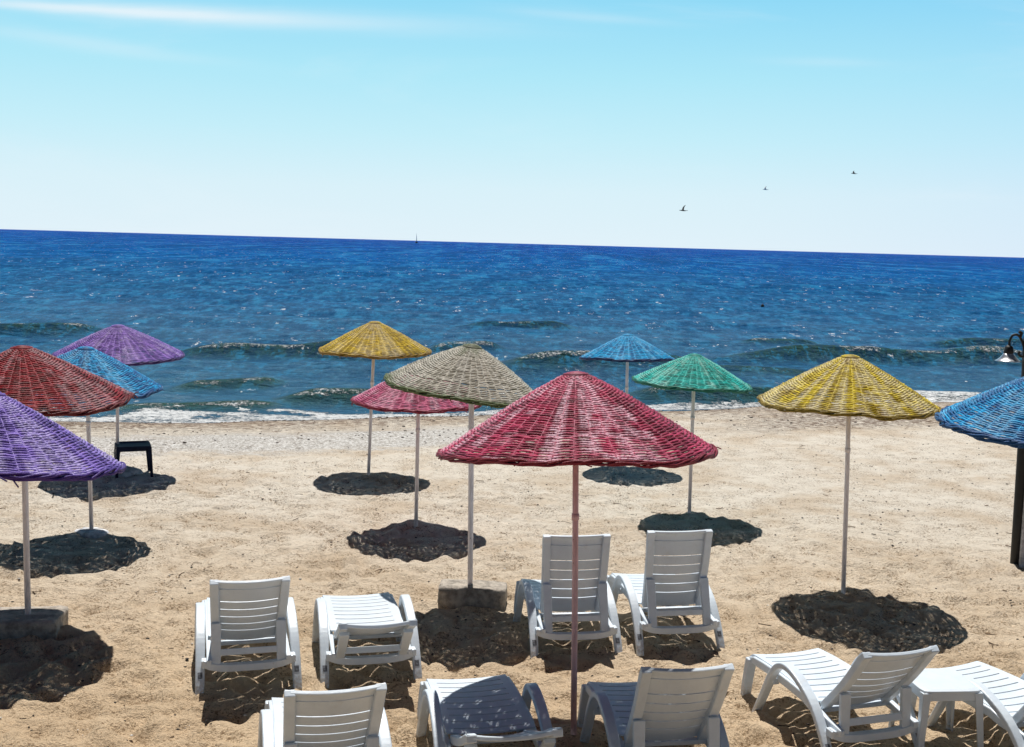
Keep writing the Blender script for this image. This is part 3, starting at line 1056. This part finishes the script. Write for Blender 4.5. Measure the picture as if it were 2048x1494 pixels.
# ------------------------------------------------------------------ sun loungers
def slotted(W0, W1, path, slots, inner, t, sag, up=(0, 0, 1), nx=14):
    """panel with through slots. path(v)->(y,z); v in 0..1; W0->W1 width; slots: list of (v0,v1)."""
    mb = MB()
    xs = sorted(set([-1, 1] + [-inner, inner] + [round(-inner + 2 * inner * i / nx, 5) for i in range(nx + 1)]))
    vs = {0.0, 1.0}
    for a, b in slots:
        vs |= {a, b}
    vs = sorted(vs)
    fine = []
    for a, b in zip(vs[:-1], vs[1:]):
        k = max(1, int((b - a) / 0.045))
        fine += [a + (b - a) * i / k for i in range(k)]
    vs = fine + [1.0]
    nxv, nvv = len(xs), len(vs)
    top = []
    for v_ in vs:
        y, z = path(v_)
        y2, z2 = path(min(1, v_ + 0.01)); y1, z1 = path(max(0, v_ - 0.01))
        ty, tz = y2 - y1, z2 - z1
        L = math.hypot(ty, tz)
        ny, nz = -tz / L, ty / L
        if ny * up[1] + nz * up[2] < 0:
            ny, nz = -ny, -nz
        wd = (W0 + (W1 - W0) * v_) / 2
        for x in xs:
            sg = -sag * (1 - x * x)
            top.append(((x * wd, y + ny * sg, z + nz * sg), (x * wd, y + ny * (sg - t), z + nz * (sg - t))))
    o = 0
    for a, b in top:
        mb.v.append(a)
    for a, b in top:
        mb.v.append(b)
    N = len(top)

    def present(i, j):
        if i < 0 or j < 0 or i >= nvv - 1 or j >= nxv - 1:
            return False
        vm = (vs[i] + vs[i + 1]) / 2; xm = (xs[j] + xs[j + 1]) / 2
        if abs(xm) < inner:
            for a, b in slots:
                if a < vm < b:
                    return False
        return True
    for i in range(nvv - 1):
        for j in range(nxv - 1):
            if not present(i, j):
                continue
            a, b, c, d = i * nxv + j, i * nxv + j + 1, (i + 1) * nxv + j + 1, (i + 1) * nxv + j
            mb.f.append((a, b, c, d)); mb.f.append((N + d, N + c, N + b, N + a))
            for (p, q, ii, jj) in ((a, b, i - 1, j), (b, c, i, j + 1), (c, d, i + 1, j), (d, a, i, j - 1)):
                if not present(ii, jj):
                    mb.f.append((q, p, N + p, N + q))
    return mb


_lounger_cache = {}


def lounger_parts(back_deg, back_len):
    key = (back_deg, back_len)
    if key in _lounger_cache:
        return _lounger_cache[key]
    out = []
    # seat deck
    y0, y1 = 0.31, 1.17

    def deck(v_):
        y = y0 + (y1 - y0) * v_
        z = 0.315 + 0.028 * math.sin(v_ * 2.6) - 0.050 * max(0, (v_ - 0.93) / 0.07) ** 2 * 0.6
        return y, z
    sl_ = [(0.055 + 0.098 * i, 0.055 + 0.098 * i + 0.0125) for i in range(9)]
    mb = slotted(0.55, 0.535, deck, sl_, 0.80, 0.012, 0.016)
    out.append(('seat', mb.mesh('seat', M_PLASTIC), 0.0022, None))
    # side rails
    for s in (-1, 1):
        mb = MB()
        yz = [(-0.0, 0.225), (0.15, 0.235), (0.35, 0.265)] + [(y0 + (y1 - y0) * q, deck(q)[1] - 0.036) for q in (0.15, 0.35, 0.55, 0.75, 0.90)] + [(1.165, 0.275)]
        xa, xb = (0.255, 0.290) if s > 0 else (-0.290, -0.255)
        mb.ribbon(yz, xa, xb, [0.045, 0.05, 0.058, 0.062, 0.062, 0.062, 0.060, 0.055, 0.04])
        out.append(('side_rail', mb.mesh('side_rail', M_PLASTIC), 0.008, None))
        # foot-end leg, slightly splayed
        mb = MB()
        yz = [(1.135, 0.30), (1.145, 0.20), (1.155, 0.10), (1.165, -0.02)]
        c = [0.27, 0.278, 0.284, 0.288]
        mb.ribbon(yz, [s * q - 0.036 for q in c], [s * q + 0.036 for q in c], [0.05, 0.045, 0.040, 0.034])
        out.append(('leg', mb.mesh('leg', M_PLASTIC), 0.008, None))
        # armrest arch running from front foot over to rear foot
        mb = MB()
        pts = [(0.93, -0.02), (0.83, 0.17), (0.745, 0.335), (0.66, 0.425), (0.55, 0.445), (0.40, 0.405), (0.24, 0.315), (0.12, 0.185), (0.045, 0.07), (0.0, -0.02)]
        yz = catmull(pts, 5)
        m_ = len(yz)
        cc = [0.322 + 0.016 * abs(i / (m_ - 1) - 0.45) * 2 for i in range(m_)]
        hw = [0.030 + 0.004 * math.sin(math.pi * i / (m_ - 1)) for i in range(m_)]
        th = [0.030 + 0.012 * math.sin(math.pi * i / (m_ - 1)) for i in range(m_)]
        mb.ribbon(yz, [s * q - h for q, h in zip(cc, hw)], [s * q + h for q, h in zip(cc, hw)], th)
        arm = ('armrest', mb.mesh('armrest', M_PLASTIC), 0.009, None)
        out.append(arm)
        mb = MB()
        # inner brackets tie arch to rail
        mb.box((s * 0.30, 0.07, 0.205), (0.05, 0.075, 0.050))
        out.append(('bracket', mb.mesh('bracket', M_PLASTIC), 0.006, None))
        mb = MB()
        mb.box((s * 0.297, 0.785, 0.275), (0.05, 0.07, 0.045))
        out.append(('bracket', mb.mesh('bracket', M_PLASTIC), 0.006, None))
        mb = MB()
        mb.box((s * 0.334, 0.0548, 0.1200), (0.032, 0.003, 0.044), (rad(-33), 0, 0))
        out.append(('emblem', mb.mesh('emblem', M_EMBLEM), 0.0, None))
    # rear crossbar, sagging between the rear legs
    mb = MB()
    n = 14
    for i in range(n):
        a = -1 + 2 * i / n; b = -1 + 2 * (i + 1) / n
        za = 0.165 + 0.045 * a ** 4; zb = 0.165 + 0.045 * b ** 4
        if i == 0:
            o = len(mb.v)
            mb.v += [(a * 0.318, 0.03, za - 0.026), (a * 0.318, 0.085, za - 0.026), (a * 0.318, 0.085, za + 0.026), (a * 0.318, 0.03, za + 0.026)]
            mb.f.append((0, 3, 2, 1))
        k = len(mb.v)
        mb.v += [(b * 0.318, 0.03, zb - 0.026), (b * 0.318, 0.085, zb - 0.026), (b * 0.318, 0.085, zb + 0.026), (b * 0.318, 0.03, zb + 0.026)]
        for q in range(4):
            mb.f.append((k - 4 + q, k - 4 + (q + 1) % 4, k + (q + 1) % 4, k + q))
    mb.f.append((k, k + 1, k + 2, k + 3))
    out.append(('crossbar', mb.mesh('crossbar', M_PLASTIC), 0.006, None))
    for yc, zc in ((0.60, 0.275), (1.08, 0.270), (0.29, 0.262)):
        mb = MB()
        mb.box((0, yc, zc), (0.512, 0.045, 0.03))
        out.append(('cross_member', mb.mesh('cross_member', M_PLASTIC), 0.005, None))
    # backrest
    a = rad(back_deg)
    hy, hz = 0.30, 0.305
    dy_, dz_ = -math.cos(a), math.sin(a)
    L = back_len

    def bk(v_):
        bow = 0.020 * math.sin(math.pi * v_)            # slight belly
        y = hy + dy_ * L * v_ - math.sin(a) * bow * 1.0
        z = hz + dz_ * L * v_ - math.cos(a) * bow
        if v_ > 0.9:
            q = (v_ - 0.9) / 0.1
            y -= math.sin(a) * 0.012 * q * q; z -= math.cos(a) * 0.012 * q * q
        return y, z
    nrm = (0, math.sin(a), math.cos(a))
    sls = [(0.19 + 0.121 * i, 0.19 + 0.121 * i + 0.010) for i in range(5)]
    mb = slotted(0.50, 0.535, bk, sls, 0.76, 0.010, 0.030, up=nrm)
    out.append(('backrest', mb.mesh('backrest', M_PLASTIC), 0.002, None))
    for s in (-1, 1):
        mb = MB()
        yz = []
        xs0 = []; xs1 = []
        for i in range(12):
            v_ = i / 11
            y, z = bk(v_)
            yz.append((y - nrm[1] * 0.026, z - nrm[2] * 0.026))
            wd = (0.50 + 0.035 * v_) / 2
            xs0.append(s * wd - 0.030 - s * 0.026); xs1.append(s * wd + 0.030 - s * 0.026)
        mb.ribbon(yz, xs0, xs1, [0.050] * 11 + [0.044])
        out.append(('side_frame', mb.mesh('side_frame', M_PLASTIC), 0.007, 'backrest'))
    mb = MB()
    y, z = bk(0.985)
    for i in range(12):
        x0_, x1_ = -0.243 + 0.486 * i / 12, -0.243 + 0.486 * (i + 1) / 12
        za = -0.030 * (1 - (x0_ / 0.287) ** 2); zb = -0.030 * (1 - (x1_ / 0.287) ** 2)
        for (x, q) in ((x0_, za), (x1_, zb)):
            if i > 0 and x == x0_:
                continue
            cy, cz = y + nrm[1] * (q - 0.011), z + nrm[2] * (q - 0.011)
            for (al, nn) in ((-0.011, -0.013), (0.011, -0.013), (0.011, 0.013), (-0.011, 0.013)):
                mb.v.append((x, cy + dy_ * al + nrm[1] * nn, cz + dz_ * al + nrm[2] * nn))
    for i in range(12):
        k = i * 4
        for q in range(4):
            mb.f.append((k + q, k + (q + 1) % 4, k + 4 + (q + 1) % 4, k + 4 + q))
    mb.f.append((3, 2, 1, 0)); mb.f.append((48, 49, 50, 51))
    out.append(('top_edge', mb.mesh('top_edge', M_PLASTIC), 0.006, 'backrest'))
    # groove ridge on the rear face of the backrest
    mb = MB()
    y, z = bk(0.87)
    pts = []
    for i in range(11):
        x = -0.205 + 0.42 * i / 10
        q = -0.030 * (1 - (x / 0.283) ** 2) - 0.010
        pts.append((x, y + nrm[1] * q, z + nrm[2] * q))
    mb.tube(pts, 0.0045, 6)
    out.append(('moulded_ridge', mb.mesh('moulded_ridge', M_PLASTIC, True), 0.0, 'backrest'))
    # prop bars from the back down to the rear crossbar
    vq = 0.40 if back_deg > 40 else 0.80
    ty, tz = bk(vq)
    ty -= nrm[1] * 0.062; tz -= nrm[2] * 0.062
    for s in (-1, 1):
        mb = MB()
        A = Vector((s * 0.224, ty, tz)); B = Vector((s * 0.226, 0.055, 0.195))
        d = (B - A).normalized()
        sx = Vector((1, 0, 0)); sn = d.cross(sx).normalized()
        for (p, wd, td) in ((A, 0.036, 0.014), (B, 0.032, 0.016)):
            for (i_, j_) in ((-1, -1), (1, -1), (1, 1), (-1, 1)):
                mb.v.append(tuple(p + sx * wd * i_ + sn * td * j_))
        mb.f += [(3, 2, 1, 0), (4, 5, 6, 7)] + [(q, (q + 1) % 4, 4 + (q + 1) % 4, 4 + q) for q in range(4)]
        out.append(('support_bar', mb.mesh('support_bar', M_PLASTIC), 0.006, None))
    mb = MB()
    mid = Vector((0, ty, tz)).lerp(Vector((0, 0.055, 0.195)), 0.72)
    mb.box(mid, (0.41, 0.022, 0.045), (rad(-15), 0, 0))
    out.append(('brace', mb.mesh('brace', M_PLASTIC), 0.005, None))
    _lounger_cache[key] = out
    return out


LGROUP = "white plastic sun loungers"


def lounger(label, ref, h, local, psi, back=57.0, blen=0.66, sink=0.0):
    """ref pixel shows the lounger's local point (lx,ly) at height h"""
    psi = rad(psi)
    g0 = P(ref[0], ref[1], h)
    lx, ly = local
    c, s = math.cos(psi), math.sin(psi)
    z0 = 0
    for _ in range(3):
        g = P(ref[0], ref[1], h + z0)
        x = g.x - (lx * c - ly * s); y = g.y - (lx * s + ly * c)
        z0 = gz(x - 0.3 * s, y + 0.3 * c) - sink
    t = thing("sun_lounger", label, "sun lounger", (x, y, z0), psi, LGROUP)
    # settle on the sand: tilt to the ground under the feet
    za = gz(x, y); zb = gz(x - 1.1 * s, y + 1.1 * c)
    t.rotation_euler[0] = math.atan2((zb - za) * 0.7, 1.1)
    back_o = None
    for (nm, me, bev, par) in lounger_parts(back, blen):
        o = obj(nm, me, back_o if par else t, bev)
        if nm == 'backrest':
            back_o = o
    return t


lounger("sun lounger with raised back standing alone at the left end of the second row", (500, 1152), 0.853, (0, -0.06), 16, 57.0)
lounger("sun lounger with lowered back, second from left in the row by the concrete block", (757, 1240), 0.58, (0, -0.30), 14, 25.0)
lounger("sun lounger with raised back at the bottom left, cut by the lower edge", (671, 1370), 0.853, (0, -0.06), 15, 57.0)
lounger("sun lounger with lowered back and a round umbrella shadow on its seat", (1030, 1459), 0.58, (0, -0.30), 13, 25.0)
lounger("upright sun lounger seen through the pinkish pole, right of the concrete block", (1153, 1068), 0.95, (0, 0.185), 9, 80.0)
lounger("upright sun lounger at the right end of the second row, in full sun", (1358, 1059), 0.95, (0, 0.185), 11, 80.0)
lounger("sun lounger with raised back and shaded blue looking seat, right beside the pinkish pole", (1374, 1329), 0.865, (0, -0.04), 10, 59.0)
lounger("sun lounger with reclined back and sunlit seat, left of the white side table", (1797, 1294), 0.805, (0, -0.125), 18, 50.0)
lounger("sun lounger at the bottom right corner, only its sunlit seat and arms in view", (1930, 1357), 0.45, (-0.325, 0.63), 22)


# ------------------------------------------------------------------ tables
def table(name, label, cat, loc, rz, size, h, mat, dish=0.0, splay=0.03, legw=0.05):
    t = thing(name, label, cat, loc, rz)
    a = size / 2
    mb = MB()
    n = 14
    vt = []
    for j in range(n + 1):
        for i in range(n + 1):
            x = -1 + 2 * i / n; y = -1 + 2 * j / n
            # squircle outline
            k = (abs(x) ** 8 + abs(y) ** 8) ** (1 / 8) or 1
            m_ = max(abs(x), abs(y))
            xx, yy_ = x / k * m_ if k else 0, y / k * m_ if k else 0
            edge = max(abs(x), abs(y))
            z = h - dish * (1 - edge ** 4) - 0.006 * (edge > 0.99)
            vt.append((xx * a, yy_ * a, z))
    o0 = len(vt)
    mb.v = vt + [(x, y, h - 0.022) for x, y, z in vt]
    for j in range(n):
        for i in range(n):
            q = j * (n + 1) + i
            mb.f.append((q, q + 1, q + n + 2, q + n + 1)); mb.f.append((o0 + q + n + 1, o0 + q + n + 2, o0 + q + 1, o0 + q))
    edge = [i for i in range(n + 1)] + [(j + 1) * (n + 1) - 1 for j in range(1, n + 1)] + [n * (n + 1) + i for i in range(n - 1, -1, -1)] + [j * (n + 1) for j in range(n - 1, 0, -1)]
    for p, q in zip(edge, edge[1:] + edge[:1]):
        mb.f.append((p, o0 + p, o0 + q, q))
    obj("tabletop", mb.mesh("tabletop", mat, False), t, 0.004)
    mb = MB()
    b = a - 0.012
    for (cx, cy, sx, sy) in ((0, -b, 2 * b - 0.02, 0.014), (0, b, 2 * b - 0.02, 0.014), (-b, 0, 0.014, 2 * b - 0.02), (b, 0, 0.014, 2 * b - 0.02)):
        mb.box((cx, cy, h - 0.045), (sx, sy, 0.055))
    obj("apron", mb.mesh("apron", mat), t, 0.004)
    for sx in (-1, 1):
        for sy in (-1, 1):
            mb = MB()
            o = 0
            for (z, off, wd) in ((h - 0.020, 0.0, legw * 1.15), (h * 0.8, 0.003, legw), (h * 0.4, splay * 0.5, legw * 0.85), (-0.04, splay, legw * 0.68)):
                X_, Y_ = sx * (a + off), sy * (a + off)
                th = 0.012
                # L section opening to the centre
                for (px_, py_) in ((0, 0), (-wd, 0), (-wd, -th), (-th, -th), (-th, -wd), (0, -wd)):
                    mb.v.append((X_ + sx * px_, Y_ + sy * py_, z))
            for i in range(3):
                for q in range(6):
                    mb.f.append((i * 6 + q, i * 6 + (q + 1) % 6, i * 6 + 6 + (q + 1) % 6, i * 6 + 6 + q))
            mb.f.append((0, 1, 2, 3, 4, 5)); mb.f.append((18, 19, 20, 21, 22, 23))
            obj("leg", mb.mesh("leg", mat), t, 0.003)
    return t


g = P(1903, 1385, 0.44)
table("side_table", "low square white plastic side table between two loungers at right", "side table", (g.x - 0.01, g.y + 0.19, gz(g.x, g.y)), rad(6), 0.40, 0.44, M_PLASTIC, splay=0.025)
g = P(264, 952, 0.0)
table("stool_table", "small navy blue plastic table with a dished top beside the back left pole", "side table", (g.x, g.y + 0.05, gz(g.x, g.y)), rad(22), 0.44, 0.42, M_NAVY, dish=0.03, splay=0.02)

# ------------------------------------------------------------------ lamp post
g = P(2026, 1128, 0)
t = thing("lamp_post", "black iron lamp post with a bell shaped lamp at the right edge", "lamp post", (g.x + 0.03, g.y, gz(g.x, g.y)))
H_ = 2.66
t.rotation_euler[1] = rad(-0.7)
mb = MB()
mb.lathe([(0.058, -0.2), (0.058, 0.5), (0.060, 1.5), (0.070, H_ - 0.5), (0.072, H_ - 0.42), (0.072, H_ - 0.30), (0.055, H_ - 0.18), (0.040, H_ - 0.10), (0.030, H_ - 0.03), (0.045, H_ + 0.02), (0.020, H_ + 0.03)], 18)
obj("post", mb.mesh("post", M_BLACK, True), t)
mb = MB()
zz = H_ - 0.42
arm = catmull([(-0.06, 0, zz + 0.02), (-0.085, 0, zz + 0.10), (-0.13, 0, zz + 0.165), (-0.185, 0, zz + 0.165), (-0.215, 0, zz + 0.11), (-0.215, 0, zz + 0.05)], 6)
mb.tube(arm, 0.013, 8)
mb.tube(catmull([(-0.11, 0, zz + 0.15), (-0.10, 0, zz + 0.19), (-0.125, 0, zz + 0.20)], 4), 0.016, 8)
mb.tube(catmull([(-0.05, 0, zz - 0.05), (-0.10, 0, zz - 0.045), (-0.115, 0, zz - 0.02), (-0.10, 0, zz)], 5), 0.012, 8)
obj("bracket", mb.mesh("bracket", M_BLACK, True), t)
mb = MB()
mb.lathe([(0.020, zz + 0.06), (0.040, zz + 0.045), (0.046, zz + 0.0), (0.05, zz - 0.02), (0.03, zz - 0.025)], 18, (-0.218, 0, 0))
obj("lamp_cap", mb.mesh("lamp_cap", M_BLACK, True), t)
mb = MB()
mb.lathe([(0.048, zz - 0.018), (0.065, zz - 0.045), (0.085, zz - 0.070), (0.112, zz - 0.092), (0.130, zz - 0.100), (0.126, zz - 0.101), (0.105, zz - 0.092), (0.06, zz - 0.05), (0.03, zz - 0.03)], 26, (-0.218, 0, 0))
obj("lamp_shade", mb.mesh("lamp_shade", M_STEEL, True), t)

# ------------------------------------------------------------------ white wooden rack beside the lamp post
g = P(2031, 1130, 0)
t = thing("wooden_rack", "weathered white wooden frame with crossbars beside the black lamp post", "wooden frame", (g.x + 0.02, g.y - 0.03, gz(g.x, g.y)))
for sx in (0.03, 0.62):
    mb = MB(); mb.box((sx, 0, 0.60), (0.055, 0.05, 1.26))
    obj("upright", mb.mesh("upright", M_OLDWOOD), t, 0.004)
for z in (0.10, 0.38, 0.68, 0.97, 1.20):
    mb = MB(); mb.box((0.325, 0.0, z), (0.534, 0.035, 0.05))
    obj("crossbar", mb.mesh("crossbar", M_OLDWOOD), t, 0.004)
mb = MB()
for i in range(6):
    mb.box((0.10 + i * 0.09, 0.045, 0.38), (0.07, 0.016, 0.62))
obj("back_boards", mb.mesh("back_boards", M_OLDWOOD), t, 0.002)


# ------------------------------------------------------------------ birds, boat, buoy
M_BIRD = simple_mat("gull_feathers_dark", (0.035, 0.04, 0.045), 0.8, var=0.2, scale=10)
M_BIRD2 = simple_mat("gull_feathers_pale", (0.62, 0.68, 0.72), 0.8, var=0.1, scale=10)


def bird(label, px, py, dist, span, mat, wing_up, yaw, bank):
    p = PY(px, py, dist)
    mb = MB()
    L = span * 0.42
    n = 10
    body = [(-0.5, 0.010), (-0.42, 0.05), (-0.2, 0.09), (0.05, 0.11), (0.25, 0.085), (0.36, 0.055), (0.44, 0.06), (0.50, 0.035), (0.56, 0.006)]
    pts = [(y * 0 + 0, y * L * 1.2, 0.015 * math.sin(y * 4)) for y, r in body]
    mb.tube(pts, [r * L for y, r in body], n)
    for s in (-1, 1):
        secs = []
        for i in range(9):
            q = i / 8
            x = s * span / 2 * math.sin(min(1, q) * 1.45) / math.sin(1.45) * (1 - 0.15 * wing_up)
            z = span * 0.5 * wing_up * (0.9 * q - 0.35 * q * q) * (1.0 if s > 0 else 0.85)
            ch = L * (0.30 * (1 - q) ** 0.6 + 0.03)
            yc = 0.05 * L - 0.25 * L * q * q + 0.10 * L * math.sin(q * 3)
            secs.append((x, yc, z, ch))
        o = len(mb.v)
        for (x, yc, z, ch) in secs:
            mb.v += [(x, yc + ch * 0.5, z), (x, yc, z + ch * 0.09), (x, yc - ch * 0.6, z), (x, yc, z - ch * 0.04)]
        for i in range(len(secs) - 1):
            for k in range(4):
                mb.f.append((o + i * 4 + k, o + i * 4 + (k + 1) % 4, o + i * 4 + 4 + (k + 1) % 4, o + i * 4 + 4 + k))
        mb.f.append((o, o + 1, o + 2, o + 3)); e = o + (len(secs) - 1) * 4
        mb.f.append((e + 3, e + 2, e + 1, e))
    # tail fan
    mb.add([(-0.02 * L, -0.5 * L, 0), (0.02 * L, -0.5 * L, 0), (0.12 * L, -0.8 * L, 0), (-0.12 * L, -0.8 * L, 0),
            (-0.02 * L, -0.5 * L, 0.02 * L), (0.02 * L, -0.5 * L, 0.02 * L), (0.12 * L, -0.8 * L, 0.01 * L), (-0.12 * L, -0.8 * L, 0.01 * L)],
           [(3, 2, 1, 0), (4, 5, 6, 7), (0, 1, 5, 4), (1, 2, 6, 5), (2, 3, 7, 6), (3, 0, 4, 7)])
    o = obj("gull", mb.mesh("gull", mat, True))
    o.location = p
    o.rotation_euler = (0, rad(bank), rad(yaw))
    return tag(o, label, "bird", "gulls over the sea")


bird("dark gull with one long raised wing, lowest of the three birds", 1366, 421, 75, 0.95, M_BIRD, 0.8, 60, -25)
bird("faint pale gull flying between the two darker birds", 1531, 379, 105, 0.95, M_BIRD2, 0.95, 75, -12)
bird("dark gull flying highest and farthest right", 1708, 347, 80, 0.75, M_BIRD, 0.75, 80, -10)

p = P(833, 485.5, WATER)
bd = 1500.0
p = PY(833, 484, bd)
t = thing("sailing_boat", "tiny sailing boat on the horizon with bare tall mast", "sailing boat", (p.x, bd, WATER), rad(20))
M_HULL = simple_mat("dark_hull_paint", (0.03, 0.045, 0.06), 0.5)
M_SAIL = simple_mat("grey_sailcloth", (0.60, 0.66, 0.70), 0.8, var=0.05)
mb = MB()
secs = [(-4.6, 0.4, 0.3, 1.7), (-3.0, 1.0, -0.3, 1.6), (0, 1.35, -0.4, 1.55), (3.0, 1.0, -0.3, 1.8), (5.0, 0.08, 0.6, 2.1)]
for (y, wd, zb, zt) in secs:
    mb.v += [(0, y, zb), (wd, y, zt * 0.6), (wd * 0.95, y, zt), (-wd * 0.95, y, zt), (-wd, y, zt * 0.6)]
for i in range(len(secs) - 1):
    for k in range(5):
        mb.f.append((i * 5 + k, i * 5 + (k + 1) % 5, i * 5 + 5 + (k + 1) % 5, i * 5 + 5 + k))
mb.f.append((0, 1, 2, 3, 4)); mb.f.append((20, 21, 22, 23, 24))
obj("hull", mb.mesh("hull", M_HULL), t)
mb = MB(); mb.box((0, -0.6, 1.9), (1.5, 3.4, 0.7)); obj("cabin", mb.mesh("cabin", M_HULL), t, 0.1)
mb = MB(); mb.tube([(0, 0.8, 1.5), (0, 0.8, 13.0)], [0.12, 0.07], 8); obj("mast", mb.mesh("mast", M_SAIL), t)
mb = MB()
for s in (-0.03, 0.03):
    mb.v += [(s, 0.7, 2.4), (s + 0.2, -1.6, 2.5), (s + 0.25, -0.3, 8.0), (s, 0.7, 12.4)]
mb.f += [(0, 1, 2, 3), (7, 6, 5, 4), (0, 4, 5, 1), (1, 5, 6, 2), (2, 6, 7, 3), (3, 7, 4, 0)]
obj("sail", mb.mesh("sail", M_SAIL), t)

p = P(1525, 614, WATER)
mb = MB()
mb.lathe([(0.02, -0.10), (0.08, -0.08), (0.11, 0.0), (0.10, 0.06), (0.05, 0.10), (0.02, 0.16), (0.01, 0.165)], 16)
o = obj("buoy", mb.mesh("buoy", M_BLACK, True))
o.location = (p.x, p.y, WATER + 0.05)
tag(o, "small dark buoy floating offshore above the mint umbrella", "buoy")


# ------------------------------------------------------------------ beach litter
def litter(name, n, mat, seed, kind):
    R = random.Random(seed)
    mb = MB()
    for i in range(n):
        for _ in range(20):
            y = 6.0 + (R.random() ** 1.1) * 17
            x = (R.random() - 0.5) * 1.0 * y
            if float(shore_y(x)) - y > 0.9:
                break
        if kind == 'band':
            y = float(shore_y(x)) - abs(R.gauss(1.2, 0.35)) if R.random() < 0.6 else float(shore_y(x)) - R.gauss(3.6, 0.5)
            if float(shore_y(x)) - y < 0.75:
                continue
        z = gz(x, y)
        a = R.random() * 6.28
        if kind == 'twig':
            L = 0.015 + 0.06 * R.random() ** 2.5
            pts = []
            for k in range(4):
                q = k / 3 - 0.5
                pts.append((x + math.cos(a + 0.4 * q) * L * q * 2, y + math.sin(a + 0.4 * q) * L * q * 2, z + 0.006 + 0.008 * R.random()))
            mb.tube(pts, 0.0018 + 0.003 * R.random(), 4)
        else:
            s = (0.005 + 0.011 * R.random() ** 2.2) * (1.0 if kind != 'band' else 2.2)
            sy_ = s * (0.5 + 0.6 * R.random())
            o = len(mb.v)
            n_ = 6
            for (rr, zz) in ((0.7, -0.3), (1.0, 0.15), (0.65, 0.6)):
                for k in range(n_):
                    b = a + 2 * math.pi * k / n_
                    q = 0.8 + 0.4 * R.random()
                    mb.v.append((x + rr * s * q * math.cos(b), y + rr * sy_ * q * math.sin(b), z + s * 0.6 * zz + 0.003))
            for i2 in range(2):
                for k in range(n_):
                    mb.f.append((o + i2 * n_ + k, o + i2 * n_ + (k + 1) % n_, o + (i2 + 1) * n_ + (k + 1) % n_, o + (i2 + 1) * n_ + k))
            mb.f.append(tuple(o + 2 * n_ + k for k in range(n_)))
    ob_ = obj(name, mb.mesh(name, mat, True))
    ob_['kind'] = 'stuff'
    return ob_


M_PEB = simple_mat("dark_pebble", (0.05, 0.04, 0.032), 0.85, var=0.5, scale=3)
M_PEBL = simple_mat("pale_shell", (0.62, 0.58, 0.52), 0.8, var=0.2, scale=3)
M_TWIG = simple_mat("dry_twig", (0.15, 0.10, 0.06), 0.9, var=0.4, scale=3)
M_WEED = simple_mat("dried_seaweed", (0.05, 0.035, 0.025), 0.9, var=0.4, scale=3)
litter("dark_pebbles", 2600, M_PEB, 1, 'peb')
litter("pale_shells", 900, M_PEBL, 2, 'peb')
litter("dry_twigs", 520, M_TWIG, 3, 'twig')
litter("seaweed_scraps", 420, M_WEED, 4, 'band')
